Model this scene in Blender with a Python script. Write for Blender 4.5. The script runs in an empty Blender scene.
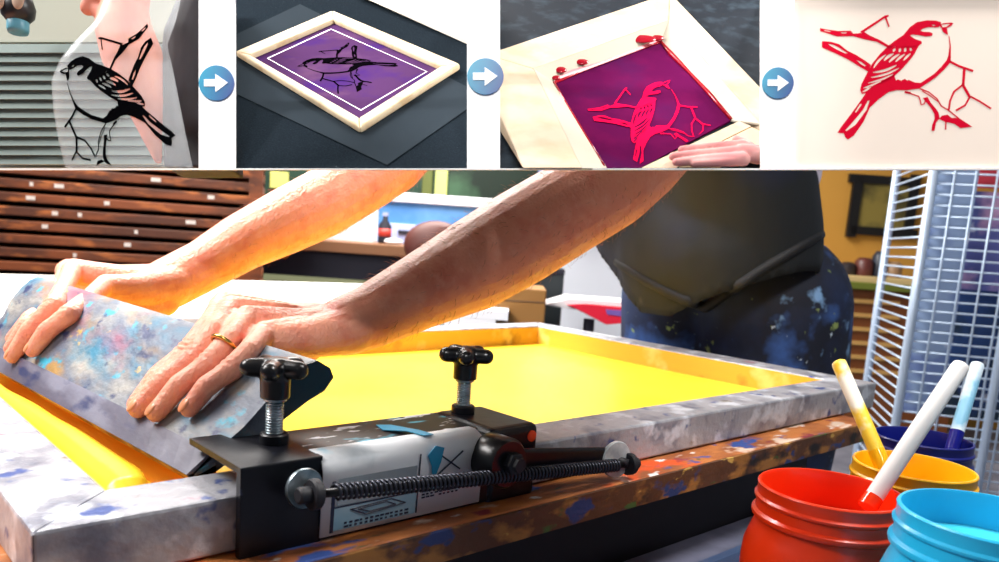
import bpy, bmesh, math, random
import numpy as np
from mathutils import Vector, Matrix, noise
from mathutils.geometry import tessellate_polygon
random.seed(7)
SC = bpy.context.scene
COL = SC.collection

# ------------------------------------------------------------------ camera
FPX = 797.54                      # focal length in pixels of the 999 wide frame
YAW, PITCH, ROLL = 0.748363548, 0.162477814, -0.068457691
CAM = np.array([-0.0910, -0.4378, 0.1649])
def basis(yaw, pitch, roll):
    f = np.array([math.sin(yaw)*math.cos(pitch), math.cos(yaw)*math.cos(pitch), -math.sin(pitch)])
    r = np.array([math.cos(yaw), -math.sin(yaw), 0.0]); d = np.cross(f, r)
    c, s = math.cos(roll), math.sin(roll)
    return c*r+s*d, -s*r+c*d, f
RGT, DWN, FWD = basis(YAW, PITCH, ROLL)
def ray(px, py): return FWD + RGT*((px-500)/FPX) + DWN*((py-365)/FPX)
def at(px, py, dep): return Vector(CAM + ray(px, py)*dep)
def on_z(px, py, z): d = ray(px, py); return Vector(CAM + d*((z-CAM[2])/d[2]))
def on_y(px, py, y): d = ray(px, py); return Vector(CAM + d*((y-CAM[1])/d[1]))
def on_plane(px, py, p0, n):
    d = Vector(ray(px, py)); c = Vector(CAM); return c + d*((Vector(p0)-c).dot(n)/d.dot(n))

cd = bpy.data.cameras.new('camera'); cam = bpy.data.objects.new('camera', cd); COL.objects.link(cam)
cam.matrix_world = Matrix(((RGT[0], -DWN[0], -FWD[0], CAM[0]), (RGT[1], -DWN[1], -FWD[1], CAM[1]),
                           (RGT[2], -DWN[2], -FWD[2], CAM[2]), (0, 0, 0, 1)))
cd.sensor_width = 36; cd.lens = FPX/999*36
cd.shift_x = -0.5/999; cd.shift_y = 84/999; cd.clip_start = 0.01
cd.dof.use_dof = True; cd.dof.focus_distance = 0.64; cd.dof.aperture_fstop = 10.5
SC.camera = cam

# ------------------------------------------------------------------ world, lamps, exposure
w = bpy.data.worlds.new('world'); SC.world = w; w.use_nodes = True
bg = w.node_tree.nodes['Background']; bg.inputs[0].default_value = (0.80, 0.88, 1.0, 1); bg.inputs[1].default_value = 0.17
def lamp(name, kind, loc, target, energy, color=(1, 1, 1), size=0.3, size_y=None, spot=None, blend=.5):
    l = bpy.data.lights.new(name, kind); l.energy = energy; l.color = color
    if kind == 'AREA':
        l.size = size
        if size_y: l.shape = 'RECTANGLE'; l.size_y = size_y
    else: l.shadow_soft_size = size
    if kind == 'SPOT': l.spot_size = math.radians(spot); l.spot_blend = blend
    o = bpy.data.objects.new(name, l); COL.objects.link(o); o.location = loc
    o.rotation_euler = (Vector(target)-Vector(loc)).to_track_quat('-Z', 'Y').to_euler(); return o
lamp('ceiling_light_bench', 'AREA', (-.55, 0.85, 1.15), (0.25, 0.35, 0), 48, (1.0, .97, .95), 0.8, 0.6)
lamp('room_fill', 'AREA', (2.2, 2.3, 1.85), (2.3, 2.6, 0), 130, (1.0, .97, .93), 1.6, 1.2)  # added fill for the background, not a known fitting
lamp('corner_fill', 'AREA', (0.9, 2.6, 1.85), (0.9, 2.9, 0), 75, (1.0, .96, .92), 1.0, 0.8)  # another added fill, for the left of the background
lamp('arm_fill', 'AREA', (.42, 1.10, 1.25), (.42, .30, 0), 36, (1, .98, .95), 0.5)  # extra lamp added to brighten the tops of the arms
lamp('rack_fill', 'AREA', (0.1, 1.7, 1.8), (.8, 2.7, .1), 26, (1, .95, .88), 0.5)  # added fill aimed at the shelf fronts of the brown rack
lamp('cart_fill', 'AREA', (0.62, -0.34, .85), (0.58, -0.22, 0), 10, (1, .98, .95), 0.22)  # lamp added low over the jars to brighten them
for _x, _e in ((90, 17), (350, 12), (632, 11), (905, 12.5)):      # unseen spots added to brighten the display board, one per box
    BT = at(_x, 80, .505)
    lamp('board_fill', 'SPOT', tuple(BT-Vector(FWD)*.62+Vector((0, 0, .36))), tuple(BT+Vector((0, 0, .012))), _e, (1, .99, .98), .03, None, 21, .25)
SC.view_settings.view_transform = 'Standard'; SC.view_settings.look = 'None'
SC.view_settings.gamma = 1; SC.view_settings.exposure = 0.0; SC.view_settings.use_curve_mapping = False
SC.cycles.use_denoising = True
SC.cycles.max_bounces = 8

# ------------------------------------------------------------------ materials
def lin(c):
    c = [x/255 for x in c]
    return tuple(x/12.92 if x <= .04045 else ((x+.055)/1.055)**2.4 for x in c)+(1,)
def mat(name, col, rough=.5, metal=0., spec=.5, noise_col=None, nscale=8., lo=.4, hi=.6, bump=0., bscale=60., coat=0., alpha=1., sss=0., trans=0., emit=0., detail=4., stretch=None):
    m = bpy.data.materials.new(name); m.use_nodes = True; nt = m.node_tree; b = nt.nodes['Principled BSDF']
    b.inputs['Base Color'].default_value = lin(col); b.inputs['Roughness'].default_value = rough
    b.inputs['Metallic'].default_value = metal; b.inputs['Specular IOR Level'].default_value = spec
    b.inputs['Coat Weight'].default_value = coat; b.inputs['Alpha'].default_value = alpha
    b.inputs['Transmission Weight'].default_value = trans
    if sss: b.inputs['Subsurface Weight'].default_value = sss; b.inputs['Subsurface Radius'].default_value = (.01, .004, .002); b.inputs['Subsurface Scale'].default_value = .6
    if emit: b.inputs['Emission Color'].default_value = lin(col); b.inputs['Emission Strength'].default_value = emit
    tc = nt.nodes.new('ShaderNodeTexCoord'); vec = tc.outputs['Object']
    if stretch:
        mp = nt.nodes.new('ShaderNodeMapping'); mp.inputs['Scale'].default_value = stretch
        nt.links.new(vec, mp.inputs[0]); vec = mp.outputs[0]
    if noise_col:
        prev = None
        layers = noise_col if isinstance(noise_col, list) else [(noise_col, nscale, lo, hi)]
        for k, (c2, sc, l, h) in enumerate(layers):
            n = nt.nodes.new('ShaderNodeTexNoise'); n.noise_dimensions = '4D'; n.inputs['W'].default_value = k*3.7+.5
            n.inputs['Scale'].default_value = sc; n.inputs['Detail'].default_value = detail
            nt.links.new(vec, n.inputs['Vector'])
            r = nt.nodes.new('ShaderNodeMapRange'); r.inputs['From Min'].default_value = l; r.inputs['From Max'].default_value = h
            nt.links.new(n.outputs['Fac'], r.inputs['Value'])
            mx = nt.nodes.new('ShaderNodeMix'); mx.data_type = 'RGBA'
            nt.links.new(r.outputs['Result'], mx.inputs['Factor'])
            if prev is None: mx.inputs['A'].default_value = lin(col)
            else: nt.links.new(prev, mx.inputs['A'])
            mx.inputs['B'].default_value = lin(c2); prev = mx.outputs['Result']
        nt.links.new(prev, b.inputs['Base Color'])
    if bump:
        n = nt.nodes.new('ShaderNodeTexNoise'); n.inputs['Scale'].default_value = bscale; n.inputs['Detail'].default_value = 5
        nt.links.new(vec, n.inputs['Vector'])
        bp = nt.nodes.new('ShaderNodeBump'); bp.inputs['Strength'].default_value = bump; bp.inputs['Distance'].default_value = .004
        nt.links.new(n.outputs['Fac'], bp.inputs['Height']); nt.links.new(bp.outputs[0], b.inputs['Normal'])
    return m

# ------------------------------------------------------------------ mesh helpers
class MB:
    def __init__(s): s.v = []; s.f = []
    def add(s, vs, fs):
        k = len(s.v); s.v += [Vector(v) for v in vs]; s.f += [tuple(i+k for i in f) for f in fs]; return s
    def hexa(s, b, t):            # bottom 4, top 4
        return s.add(list(b)+list(t), [(3, 2, 1, 0), (4, 5, 6, 7), (0, 1, 5, 4), (1, 2, 6, 5), (2, 3, 7, 6), (3, 0, 4, 7)])
    def box(s, lo, hi, M=None):
        x0, y0, z0 = lo; x1, y1, z1 = hi
        b = [Vector(p) for p in ((x0, y0, z0), (x1, y0, z0), (x1, y1, z0), (x0, y1, z0))]
        t = [Vector(p) for p in ((x0, y0, z1), (x1, y0, z1), (x1, y1, z1), (x0, y1, z1))]
        if M is not None: b = [M @ p for p in b]; t = [M @ p for p in t]
        return s.hexa(b, t)
    def prism(s, pts, off):       # polygon of 3d points extruded by vector off
        n = len(pts); pts = [Vector(p) for p in pts]; off = Vector(off)
        tris = tessellate_polygon([pts])
        fs = [tuple(t) for t in tris]+[tuple(i+n for i in reversed(t)) for t in tris]
        fs += [(i, (i+1) % n, (i+1) % n+n, i+n) for i in range(n)]
        return s.add(pts+[p+off for p in pts], fs)
    def poly(s, loops):
        tris = tessellate_polygon([[Vector((p[0], p[1], 0)) for p in l] for l in loops])
        return [p for l in loops for p in l], [tuple(t) for t in tris]
    def tube(s, path, rad, n=12, cap=True):
        path = [Vector(p) for p in path]; m = len(path)
        rads = rad if isinstance(rad, (list, tuple)) else [rad]*m
        vs = []; u = None
        for i, p in enumerate(path):
            t = (path[min(i+1, m-1)]-path[max(i-1, 0)]).normalized()
            if u is None: u = t.orthogonal().normalized()
            u = (u-t*u.dot(t)).normalized(); v = t.cross(u)
            for k in range(n):
                a = 2*math.pi*k/n; vs.append(p+(u*math.cos(a)+v*math.sin(a))*rads[i])
        fs = [(i*n+k, i*n+(k+1) % n, (i+1)*n+(k+1) % n, (i+1)*n+k) for i in range(m-1) for k in range(n)]
        if cap: fs += [tuple(reversed(range(n))), tuple(range((m-1)*n, m*n))]
        return s.add(vs, fs)
    def lathe(s, prof, c, n=48, axis=None):   # (r,z) profile round a vertical axis (or axis vector)
        M = Matrix.Translation(Vector(c))
        if axis is not None: M = M @ Vector((0, 0, 1)).rotation_difference(Vector(axis)).to_matrix().to_4x4()
        m = len(prof); vs = [M @ Vector((r*math.cos(2*math.pi*k/n), r*math.sin(2*math.pi*k/n), z)) for r, z in prof for k in range(n)]
        fs = [(i*n+k, i*n+(k+1) % n, (i+1)*n+(k+1) % n, (i+1)*n+k) for i in range(m-1) for k in range(n)]
        fs += [tuple(reversed(range(n))), tuple(range((m-1)*n, m*n))]
        return s.add(vs, fs)
    def capsule(s, a, b, ra, rb, n=20, m=7):
        a, b = Vector(a), Vector(b); t = (b-a); L = t.length; t = t/L if L > 1e-9 else Vector((0, 0, 1))
        u = t.orthogonal().normalized(); v = t.cross(u); vs = []; R = []
        for i in range(m): th = math.pi/2*(1-i/(m-1)); R.append((a-t*ra*math.sin(th), max(ra*math.cos(th), 1e-5)))
        for i in range(m): th = math.pi/2*i/(m-1); R.append((b+t*rb*math.sin(th), max(rb*math.cos(th), 1e-5)))
        for p, r in R: vs += [p+(u*math.cos(2*math.pi*k/n)+v*math.sin(2*math.pi*k/n))*r for k in range(n)]
        q = len(R); fs = [(i*n+k, i*n+(k+1) % n, (i+1)*n+(k+1) % n, (i+1)*n+k) for i in range(q-1) for k in range(n)]
        fs += [tuple(reversed(range(n))), tuple(range((q-1)*n, q*n))]
        return s.add(vs, fs)
    def chain(s, pts, rads):
        for i in range(len(pts)-1): s.capsule(pts[i], pts[i+1], rads[i], rads[i+1])
        return s
    def ellipsoid(s, c, rx, ry, rz, M=None, n=24, m=14):
        c = Vector(c); vs = []
        for i in range(m+1):
            th = math.pi*i/m
            for k in range(n):
                ph = 2*math.pi*k/n; p = Vector((rx*max(math.sin(th), 1e-4)*math.cos(ph), ry*max(math.sin(th), 1e-4)*math.sin(ph), rz*math.cos(th)))
                vs.append(c+(M @ p if M is not None else p))
        fs = [(i*n+k, (i+1)*n+k, (i+1)*n+(k+1) % n, i*n+(k+1) % n) for i in range(m) for k in range(n)]
        return s.add(vs, fs)
    def ribbon(s, path, wd, z):   # flat ribbon; path 2d + map z
        pass
    def build(s, name, m, parent=None, smooth=False, bevel=0., seg=2, auto=None):
        me = bpy.data.meshes.new(name); me.from_pydata([tuple(v) for v in s.v], [], s.f); me.validate()
        bm = bmesh.new(); bm.from_mesh(me); bmesh.ops.recalc_face_normals(bm, faces=bm.faces); bm.to_mesh(me); bm.free()
        o = bpy.data.objects.new(name, me); COL.objects.link(o); me.materials.append(m)
        if smooth:
            me.polygons.foreach_set('use_smooth', [True]*len(me.polygons))
            if auto: me.set_sharp_from_angle(angle=math.radians(auto))
        if bevel:
            b = o.modifiers.new('bevel', 'BEVEL'); b.width = bevel; b.segments = seg; b.limit_method = 'ANGLE'
        par(o, parent); return o
def par(o, parent):
    if parent is not None:
        o.parent = parent; o.matrix_parent_inverse = (Matrix.Translation(parent.location)).inverted()
def thing(name, label, cat, loc=(0, 0, 0), group=None, kind=None):
    o = bpy.data.objects.new(name, None); COL.objects.link(o); o.location = loc; o.empty_display_size = .02
    return tag(o, label, cat, group, kind)
def tag(o, label=None, cat=None, group=None, kind=None):
    for k, v in (('label', label), ('category', cat), ('group', group), ('kind', kind)):
        if v: o[k] = v
    return o
def remeshed(mb, name, m, voxel, it, parent=None, fac=.5):
    o = mb.build(name, m); r = o.modifiers.new('r', 'REMESH'); r.mode = 'VOXEL'; r.voxel_size = voxel
    s_ = o.modifiers.new('s', 'SMOOTH'); s_.iterations = it; s_.factor = fac
    dg = bpy.context.evaluated_depsgraph_get(); dg.update()
    me = bpy.data.meshes.new_from_object(o.evaluated_get(dg)); old = o.data
    o.modifiers.clear(); o.data = me; bpy.data.meshes.remove(old); me.name = name
    if not me.materials: me.materials.append(m)
    me.polygons.foreach_set('use_smooth', [True]*len(me.polygons)); par(o, parent); return o
V = Vector

# ------------------------------------------------------------------ palette
M = {}
M['white'] = mat('white_board', (254, 254, 254), .6)
M['alu'] = mat('inky_aluminium', (166, 166, 172), .42, .3, noise_col=[((112, 114, 128), 24, .48, .66), ((206, 210, 218), 34, .54, .64), ((176, 112, 128), 26, .66, .71), ((60, 80, 138), 40, .60, .66), ((120, 106, 84), 30, .64, .70)], bump=.35, bscale=110, detail=7.)
M['goldedge'] = mat('ink_stained_inner_rail', (214, 168, 60), .5, .1, noise_col=[((120, 70, 30), 11, .55, .68), ((228, 198, 120), 17, .55, .65)])
M['ink'] = mat('yellow_ink_film', (255, 218, 62), .3, spec=.35, noise_col=[((250, 200, 40), 4, .45, .7)])
M['wood_sq'] = mat('inky_squeegee_wood', (92, 100, 116), .5, noise_col=[((158, 154, 144), 24, .46, .66), ((40, 112, 140), 30, .50, .66), ((158, 122, 66), 22, .55, .70), ((146, 70, 92), 16, .57, .70), ((44, 150, 176), 60, .60, .67), ((26, 40, 86), 70, .59, .67), ((214, 168, 50), 48, .66, .71)], bump=.4, bscale=120, detail=8., stretch=(1, .6, 1))
M['wood_strip'] = mat('blue_grey_stained_strip', (80, 77, 94), .45, noise_col=[((114, 114, 130), 34, .48, .62), ((44, 50, 88), 60, .56, .66), ((150, 104, 96), 26, .62, .7)], stretch=(1, .35, 1), bump=.2)
M['orange'] = mat('shaded_ink_blade', (226, 128, 18), .4)  # yellow-inked blade; the orange paints in the shade under the board
M['edgewood'] = mat('worn_wood_edge', (196, 152, 96), .5, noise_col=((120, 76, 40)), nscale=30)
M['black'] = mat('black_painted_steel', (9, 10, 18), .36, spec=.35, noise_col=[((60, 70, 96), 60, .66, .72)], bump=.1)
M['blackp'] = mat('black_plastic', (12, 12, 15), .28)
M['blackink'] = mat('black_steel_with_ink_smears', (10, 11, 18), .4, spec=.3, noise_col=[((225, 232, 240), 70, .60, .64), ((80, 190, 220), 30, .62, .68)], stretch=(.6, 1.6, 1))
M['zinc'] = mat('zinc_steel', (176, 190, 198), .3, .85, noise_col=((110, 125, 130)), nscale=60)
M['plate'] = mat('worn_white_label', (236, 240, 244), .5, noise_col=[((180, 192, 200), 22, .55, .7), ((110, 200, 225), 16, .64, .72)])
M['platelow'] = mat('faded_blue_label_print', (128, 170, 192), .5, noise_col=((170, 196, 206)), nscale=20)
M['cyan'] = mat('cyan_ink_splash', (40, 150, 190), .4)
M['print_dark'] = mat('dark_label_print', (24, 34, 62), .5)
M['redorange'] = mat('red_orange_dot', (240, 70, 20), .4)
M['plank'] = mat('paint_splattered_plank', (150, 84, 44), .55, noise_col=[((196, 120, 60), 22, .45, .6), ((222, 196, 176), 28, .56, .62), ((222, 84, 24), 12, .60, .65), ((52, 80, 150), 30, .60, .65), ((130, 44, 56), 26, .62, .67), ((72, 84, 46), 30, .65, .69), ((236, 230, 226), 40, .62, .67)], stretch=(.7, 1.4, 1.4), bump=.35, bscale=50)
M['plankdark'] = mat('paint_crusted_plank_edge', (86, 52, 30), .6, noise_col=[((150, 100, 46), 34, .5, .6), ((40, 56, 104), 36, .58, .63), ((30, 24, 22), 26, .56, .64), ((200, 160, 80), 44, .63, .67), ((66, 90, 40), 30, .65, .68)], stretch=(.8, 1, 1.4), bump=.4, bscale=50)
M['dark'] = mat('dark_steel', (22, 22, 30), .6)
M['floor'] = mat('grey_concrete', (128, 130, 144), .7, noise_col=((104, 106, 120)), nscale=5)
SKIN = mat('skin', (236, 158, 130), .42, spec=.5, noise_col=[((218, 116, 96), 30, .5, .75), ((240, 172, 146), 90, .5, .8)], bump=.45, bscale=300, sss=.12)
M['nail'] = mat('fingernail', (226, 150, 110), .3)
M['gold'] = mat('gold', (230, 180, 90), .2, 1.)
M['apron'] = mat('dark_apron_cloth', (17, 22, 27), .75, noise_col=[((16, 24, 48), 5, .45, .6), ((56, 52, 44), 16, .68, .76)], bump=.25, bscale=30)
M['strap'] = mat('black_strap', (14, 15, 20), .7)
M['jeans'] = mat('paint_stained_denim', (26, 42, 78), .8, noise_col=[((14, 20, 38), 7, .42, .6), ((58, 96, 164), 10, .54, .68), ((140, 158, 90), 46, .66, .71), ((120, 160, 205), 24, .63, .72), ((190, 205, 220), 60, .68, .73)], bump=.3, bscale=25)
M['shirt'] = mat('pale_lilac_tee', (226, 218, 232), .8)
M['hairm'] = mat('brown_hair', (70, 46, 30), .6, bump=.5, bscale=120)
M['red'] = mat('red_orange_paint', (250, 58, 12), .3, coat=.15)
M['yel'] = mat('yellow_jar_paint', (244, 180, 12), .3, coat=.15)
M['blu'] = mat('sky_blue_jar_paint', (36, 176, 222), .3, coat=.15)
M['nav'] = mat('navy_jar_paint', (16, 24, 110), .3, coat=.15)
M['redp'] = mat('wet_red_orange_paint', (250, 62, 16), .12); M['yelp'] = mat('wet_yellow_paint', (250, 190, 20), .12)
M['blup'] = mat('wet_sky_blue_paint', (70, 205, 232), .12); M['navp'] = mat('wet_navy_paint', (14, 20, 120), .12)
M['stick'] = mat('white_stick', (240, 238, 236), .5)
M['sticky'] = mat('yellow_smeared_stick', (240, 236, 220), .5, noise_col=[((240, 200, 50), 30, .46, .56)])
M['stickb'] = mat('pale_blue_stick', (214, 232, 244), .5, noise_col=[((130, 190, 220), 24, .5, .6)])
M['traym'] = mat('slate_blue_tray', (58, 84, 122), .4)
M['carttop'] = mat('grey_cart_top', (112, 114, 136), .6, noise_col=((96, 98, 118)), nscale=30)

# ================================================================== SETTING
th0 = math.atan2(RGT[1], RGT[0])
RH = V((math.cos(YAW), -math.sin(YAW), 0)); FH = V((math.sin(YAW), math.cos(YAW), 0))
BM = Matrix(((RH.x, FH.x, 0, CAM[0]), (RH.y, FH.y, 0, CAM[1]), (0, 0, 1, 0), (0, 0, 0, 1)))   # (right, forward, height) of the room
def atf(px, py, f):                # the point on that sight line whose floor distance ahead of the camera is f
    d = Vector(ray(px, py)); return Vector(CAM)+d*(f/d.dot(FH))
def rf(p): q = BM.inverted() @ p; return q
FL = -.85
def struct(mb, name, m): return tag(mb.build(name, m), kind='structure')
struct(MB().box((-4, -2, FL-.05), (4, 5.6, FL), BM), 'floor', M['floor'])
wyel = mat('ochre_wall_paint', (205, 150, 62), .8); wgrn = mat('dull_green_wall_paint', (120, 124, 92), .8)
struct(MB().box((1.2, 5.0, FL), (4, 5.1, 2.0), BM), 'wall_right', wyel)
struct(MB().box((-4, 5.05, FL), (1.2, 5.15, 2.0), BM), 'wall_back', wgrn)
def rbox(px0, py0, px1, py1, dep, thick, yaw=0.):
    """a box standing square to the room whose front face spans the given picture corners at that distance"""
    pc = rf(atf((px0+px1)/2, (py0+py1)/2, dep)); k = dep/FPX
    return pc, (px1-px0)*k/2, (py1-py0)*k/2, thick
def rb(mb, px0, py0, px1, py1, dep, thick, yaw=0.):
    c, hw, hh, t = rbox(px0, py0, px1, py1, dep, thick)
    R = BM @ Matrix.Translation(c) @ Matrix.Rotation(yaw, 4, 'Z')
    return mb.box((-hw, 0, -hh), (hw, t, hh), R)

# ================================================================== WORK TABLE
t = thing('work_table', 'long paint-splattered wooden bench carrying the big yellow screen', 'table', (.33, .35, FL))
mb = MB().box((-.30, -.034, -.059), (.93, .80, -.0365)); mb.build('table_top', M['plank'], t, bevel=.002)
MB().box((-.30, -.037, -.060), (.931, -.034, -.0372)).build('front_edge', M['plankdark'], t)
for y in (.018, .72): MB().box((-.26, y, -.24), (.88, y+.02, -.059)).build('apron_rail', M['dark'], t)
for x in (-.24, .80):
    for y in (.04, .68): MB().box((x, y, FL), (x+.06, y+.06, -.059)).build('leg', M['dark'], t)
MB().box((-.2, .05, -.62), (.84, .7, -.59)).build('lower_shelf', M['dark'], t)

# ================================================================== PRINTING SCREEN
L_, W_, RW, H_ = 1.017, .655, .0497, .032
t = thing('printing_screen', 'big aluminium screen frame flooded with yellow ink on the bench', 'screen frame', (.5, .33, -.036))
def rail(poly): return MB().prism([(x, y, -H_-.003) for x, y in poly], (0, 0, H_+.003))
a, b = RW, RW
rails = [('front_rail', [(0, 0), (L_, 0), (L_-a, b), (a, b)]), ('back_rail', [(0, W_), (a, W_-b), (L_-a, W_-b), (L_, W_)]),
         ('end_rail', [(0, 0), (a, b), (a, W_-b), (0, W_)]), ('end_rail', [(L_, 0), (L_, W_), (L_-a, W_-b), (L_-a, b)])]
for n, p in rails: rail(p).build(n, M['alu'], t, bevel=.0022, seg=2)
for lo, hi in (((a, W_-b-.0012, -.0325), (L_-a, W_-b, -.002)), ((L_-a-.0012, b, -.0325), (L_-a, W_-b, -.002)), ((a, b, -.0325), (a+.0012, W_-b, -.002)), ((a, b, -.0325), (L_-a, b+.0012, -.002))):
    MB().box(lo, hi).build('inky_inner_face', M['goldedge'], t)
MB().box((a, b, -.0345), (L_-a, W_-b, -.0325)).build('mesh', M['ink'], t)
# thick bead of ink pushed ahead of the squeegee
mb = MB(); N = 60
vs = []; fs = []
for i in range(N+1):
    y = .068+(W_-b-.012-.068)*i/N
    x0 = a+.003; sqx = .102-.030*(y-.055)/.40
    x1 = sqx-.001+.005*noise.noise(V((y*11, 3, 1)))-.022*max(0, 1-(y-.066)/.06)**2
    for k in range(9):
        s = k/8; vs.append((x0+(x1-x0)*s, y, -.0325+.0245*(1-.55*((s-.5)/.5)**6 if s > .5 else min(1, (s/.5)**.8+.25))*(1 if 1 < i < N-1 else .4)))
fs = [(i*9+k, i*9+k+1, (i+1)*9+k+1, (i+1)*9+k) for i in range(N) for k in range(8)]
mb.add(vs, fs).build('ink_bead', M['ink'], t, smooth=True)

# ================================================================== SQUEEGEE
RT = [(0, -.002), (.012, .009), (.035, .026), (.055, .046), (.076, .066), (.088, .069), (.098, .063), (.101, .056)]
RB = [(.094, .047), (.080, .040), (.058, .026), (.037, .010), (.018, -.001), (.006, -.006)]
LT = [(0, 0), (.010, .020), (.020, .044), (.030, .067), (.042, .084), (.050, .088), (.056, .086), (.058, .082)]
LB = [(.056, .074), (.050, .066), (.041, .048), (.031, .024), (.018, .004), (.006, -.005)]
def prof(y):
    t_ = (y-.055)/.40; x0 = .102-.030*t_
    return [(x0+p[0]*(1-t_)+q[0]*t_, p[1]*(1-t_)+q[1]*t_) for p, q in zip(RT+RB, LT+LB)]
def top(x, y):
    P = prof(y)[:6]; return float(np.interp(x, [p[0] for p in P], [p[1] for p in P], left=-1, right=-1))
def hit(px, py):
    d = ray(px, py)
    for s in np.arange(.42, 1.0, .0006):
        p = CAM+d*s
        if 0 < p[1] < .58 and p[2] < top(p[0], p[1]): return V(p)
t = thing('squeegee', 'wide ink-stained wooden squeegee board pressed down by both hands', 'squeegee', (.13, .28, -.03))
def loft(i0, i1, ylist, close=True, off=0):
    vs = []; n = i1-i0
    for y in ylist:
        # rounded far corner
        e = max(0, y-.490)/.045; P = prof(y)[i0:i1]
        for x, z in P: vs.append((x, y, z-(e**2)*.03*max(0, (z-.02)/.06)))
    m = len(ylist)
    fs = [(i*n+k, i*n+(k+1) % n, (i+1)*n+(k+1) % n, (i+1)*n+k) for i in range(m-1) for k in range(n if close else n-1)]
    if close: fs += [tuple(range(n)), tuple(range((m-1)*n, m*n))]
    return MB().add(vs, fs)
ys = [.055+.48*i/24 for i in range(25)]
loft(0, 14, ys).build('board', M['wood_sq'], t, smooth=True, auto=45)
# flat lower strip along the board, on top of it
vs = []; fs = []
for y in ys:
    P = prof(y); d = V((P[2][0]-P[0][0], 0, P[2][1]-P[0][1])).normalized(); n_ = V((-d.z, 0, d.x)); p0 = V((P[0][0], y, P[0][1]))-d*.001
    for q in (p0-n_*.001, p0+n_*.0028, p0+d*.021+n_*.0028, p0+d*.021-n_*.001): vs.append(q)
fs = [(i*4+k, i*4+(k+1) % 4, (i+1)*4+(k+1) % 4, (i+1)*4+k) for i in range(24) for k in range(4)]+[(0, 1, 2, 3), (96, 97, 98, 99)]
MB().add(vs, fs).build('lower_strip', M['wood_strip'], t)
vs = []
for y in ys:
    P = prof(y); p0 = V((P[0][0], y, P[0][1]))
    for q in (p0+V((-.0015, 0, .0005)), p0+V((.0015, 0, -.0045)), p0+V((.004, 0, -.004)), p0+V((.002, 0, .002))): vs.append(q)
MB().add(vs, fs).build('edge_lipping', M['edgewood'], t)

vs = []
for y in ys:
    P = prof(y); x = P[0][0]
    for q in ((x+.003, y, -.003), (x+.013, y, -.0325), (x+.019, y, -.0325), (x+.017, y, .003)): vs.append(q)
MB().add(vs, fs).build('blade', M['orange'], t)
# dark end cap following the board's profile
P = prof(.055); mb = MB().prism([(x, .0545, z) for x, z in P[3:11]], (0, -.0025, 0)); mb.build('end_cap', M['blackp'], t)
hc = hit(22, 320); h2 = (hit(22, 316)-hit(22, 326)).normalized(); nn = V((-.86, 0, .5))
MB().lathe([(.006, 0), (.006, .0008)], hc, 20, nn).build('hanging_hole', M['blackp'], t)

# ================================================================== PERSON AT THE BENCH
sn = V((-.66, 0, .75))
def above(p, r):
    """slides a joint towards the viewer along its sight line until it clears the board"""
    p = V(p); d = (p-V(CAM)).normalized()
    for _ in range(60):
        if 0 < p.y < .56 and top(p.x, p.y) > p.z-r*1.15: p -= d*.0012
        else: break
    return p
def finger(mb, mcp, pip, tip, r, rt, lift=.0075):
    """mcp, pip: points in space; tip: point on the board. adds the finger and returns nail frame"""
    tp = tip+sn*lift; pip = above(pip, r*1.15); mid = above(mcp.lerp(pip, .5), r*1.1)
    dip = above(pip.lerp(tp, .52)+sn*.0035, r)
    mb.chain([mcp, mid, pip, pip.lerp(dip, .5), dip, dip.lerp(tp, .5)], [r*1.16, r*.98, r*1.08, r*.95, r*.97, r*.9])
    mb.chain([dip.lerp(tp, .5), tp], [r*.9, rt]); return dip, tp
body = MB(); nails = []
# --- near hand (left hand of the person): middle, ring, little, hidden index and thumb
wL = at(345, 326, .692)
FL_ = [(at(223, 303, .668), at(190, 350, .640), hit(143, 411), .0082, .0068),
       (at(231, 308, .650), at(197, 355, .616), hit(145, 416), .0086, .0070),
       (at(246, 318, .634), at(211, 362, .602), hit(163, 420), .0084, .0070),
       (at(264, 334, .622), at(232, 369, .588), hit(196, 416), .0080, .0064)]
for k, (m_, p_, t_, r, rt) in enumerate(FL_):
    d_, e_ = finger(body, m_, p_, t_, r, rt)
    if k: nails.append((d_, e_, r))
    # palm bones and the tendon ridge on the back of the hand
    wk = wL+(V((0, .012, 0)) if k < 2 else V((0, -.010, 0)) if k == 3 else V())
    body.chain([m_-V((0, 0, .004)), m_.lerp(wk, .5)-V((0, 0, .006)), wk-V((0, 0, .002))], [.0125, .0165, .021])
    body.chain([m_+V((0, 0, .003)), m_.lerp(wL, .55)+V((0, 0, .009))], [.0075, .003])
body.chain([wL+V((-.03, .018, -.016)), at(262, 322, .685)+V((-.01, .02, -.03)), at(248, 335, .69)+V((-.015, .01, -.035))], [.019, .013, .0095])   # thumb behind the board
# --- near forearm and upper arm
sL = V((.90, .20, .45))
body.chain([wL, at(372, 316, .705), at(420, 292, .738), at(473, 266, .775), at(520, 238, .80), at(563, 212, .822), at(612, 184, .85), at(640, 160, .87)],
           [.0262, .0285, .0350, .0445, .0475, .0475, .0470, .0465])
body.chain([at(640, 160, .87), V((.78, .16, .37)), sL], [.0465, .055, .066])
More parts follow.
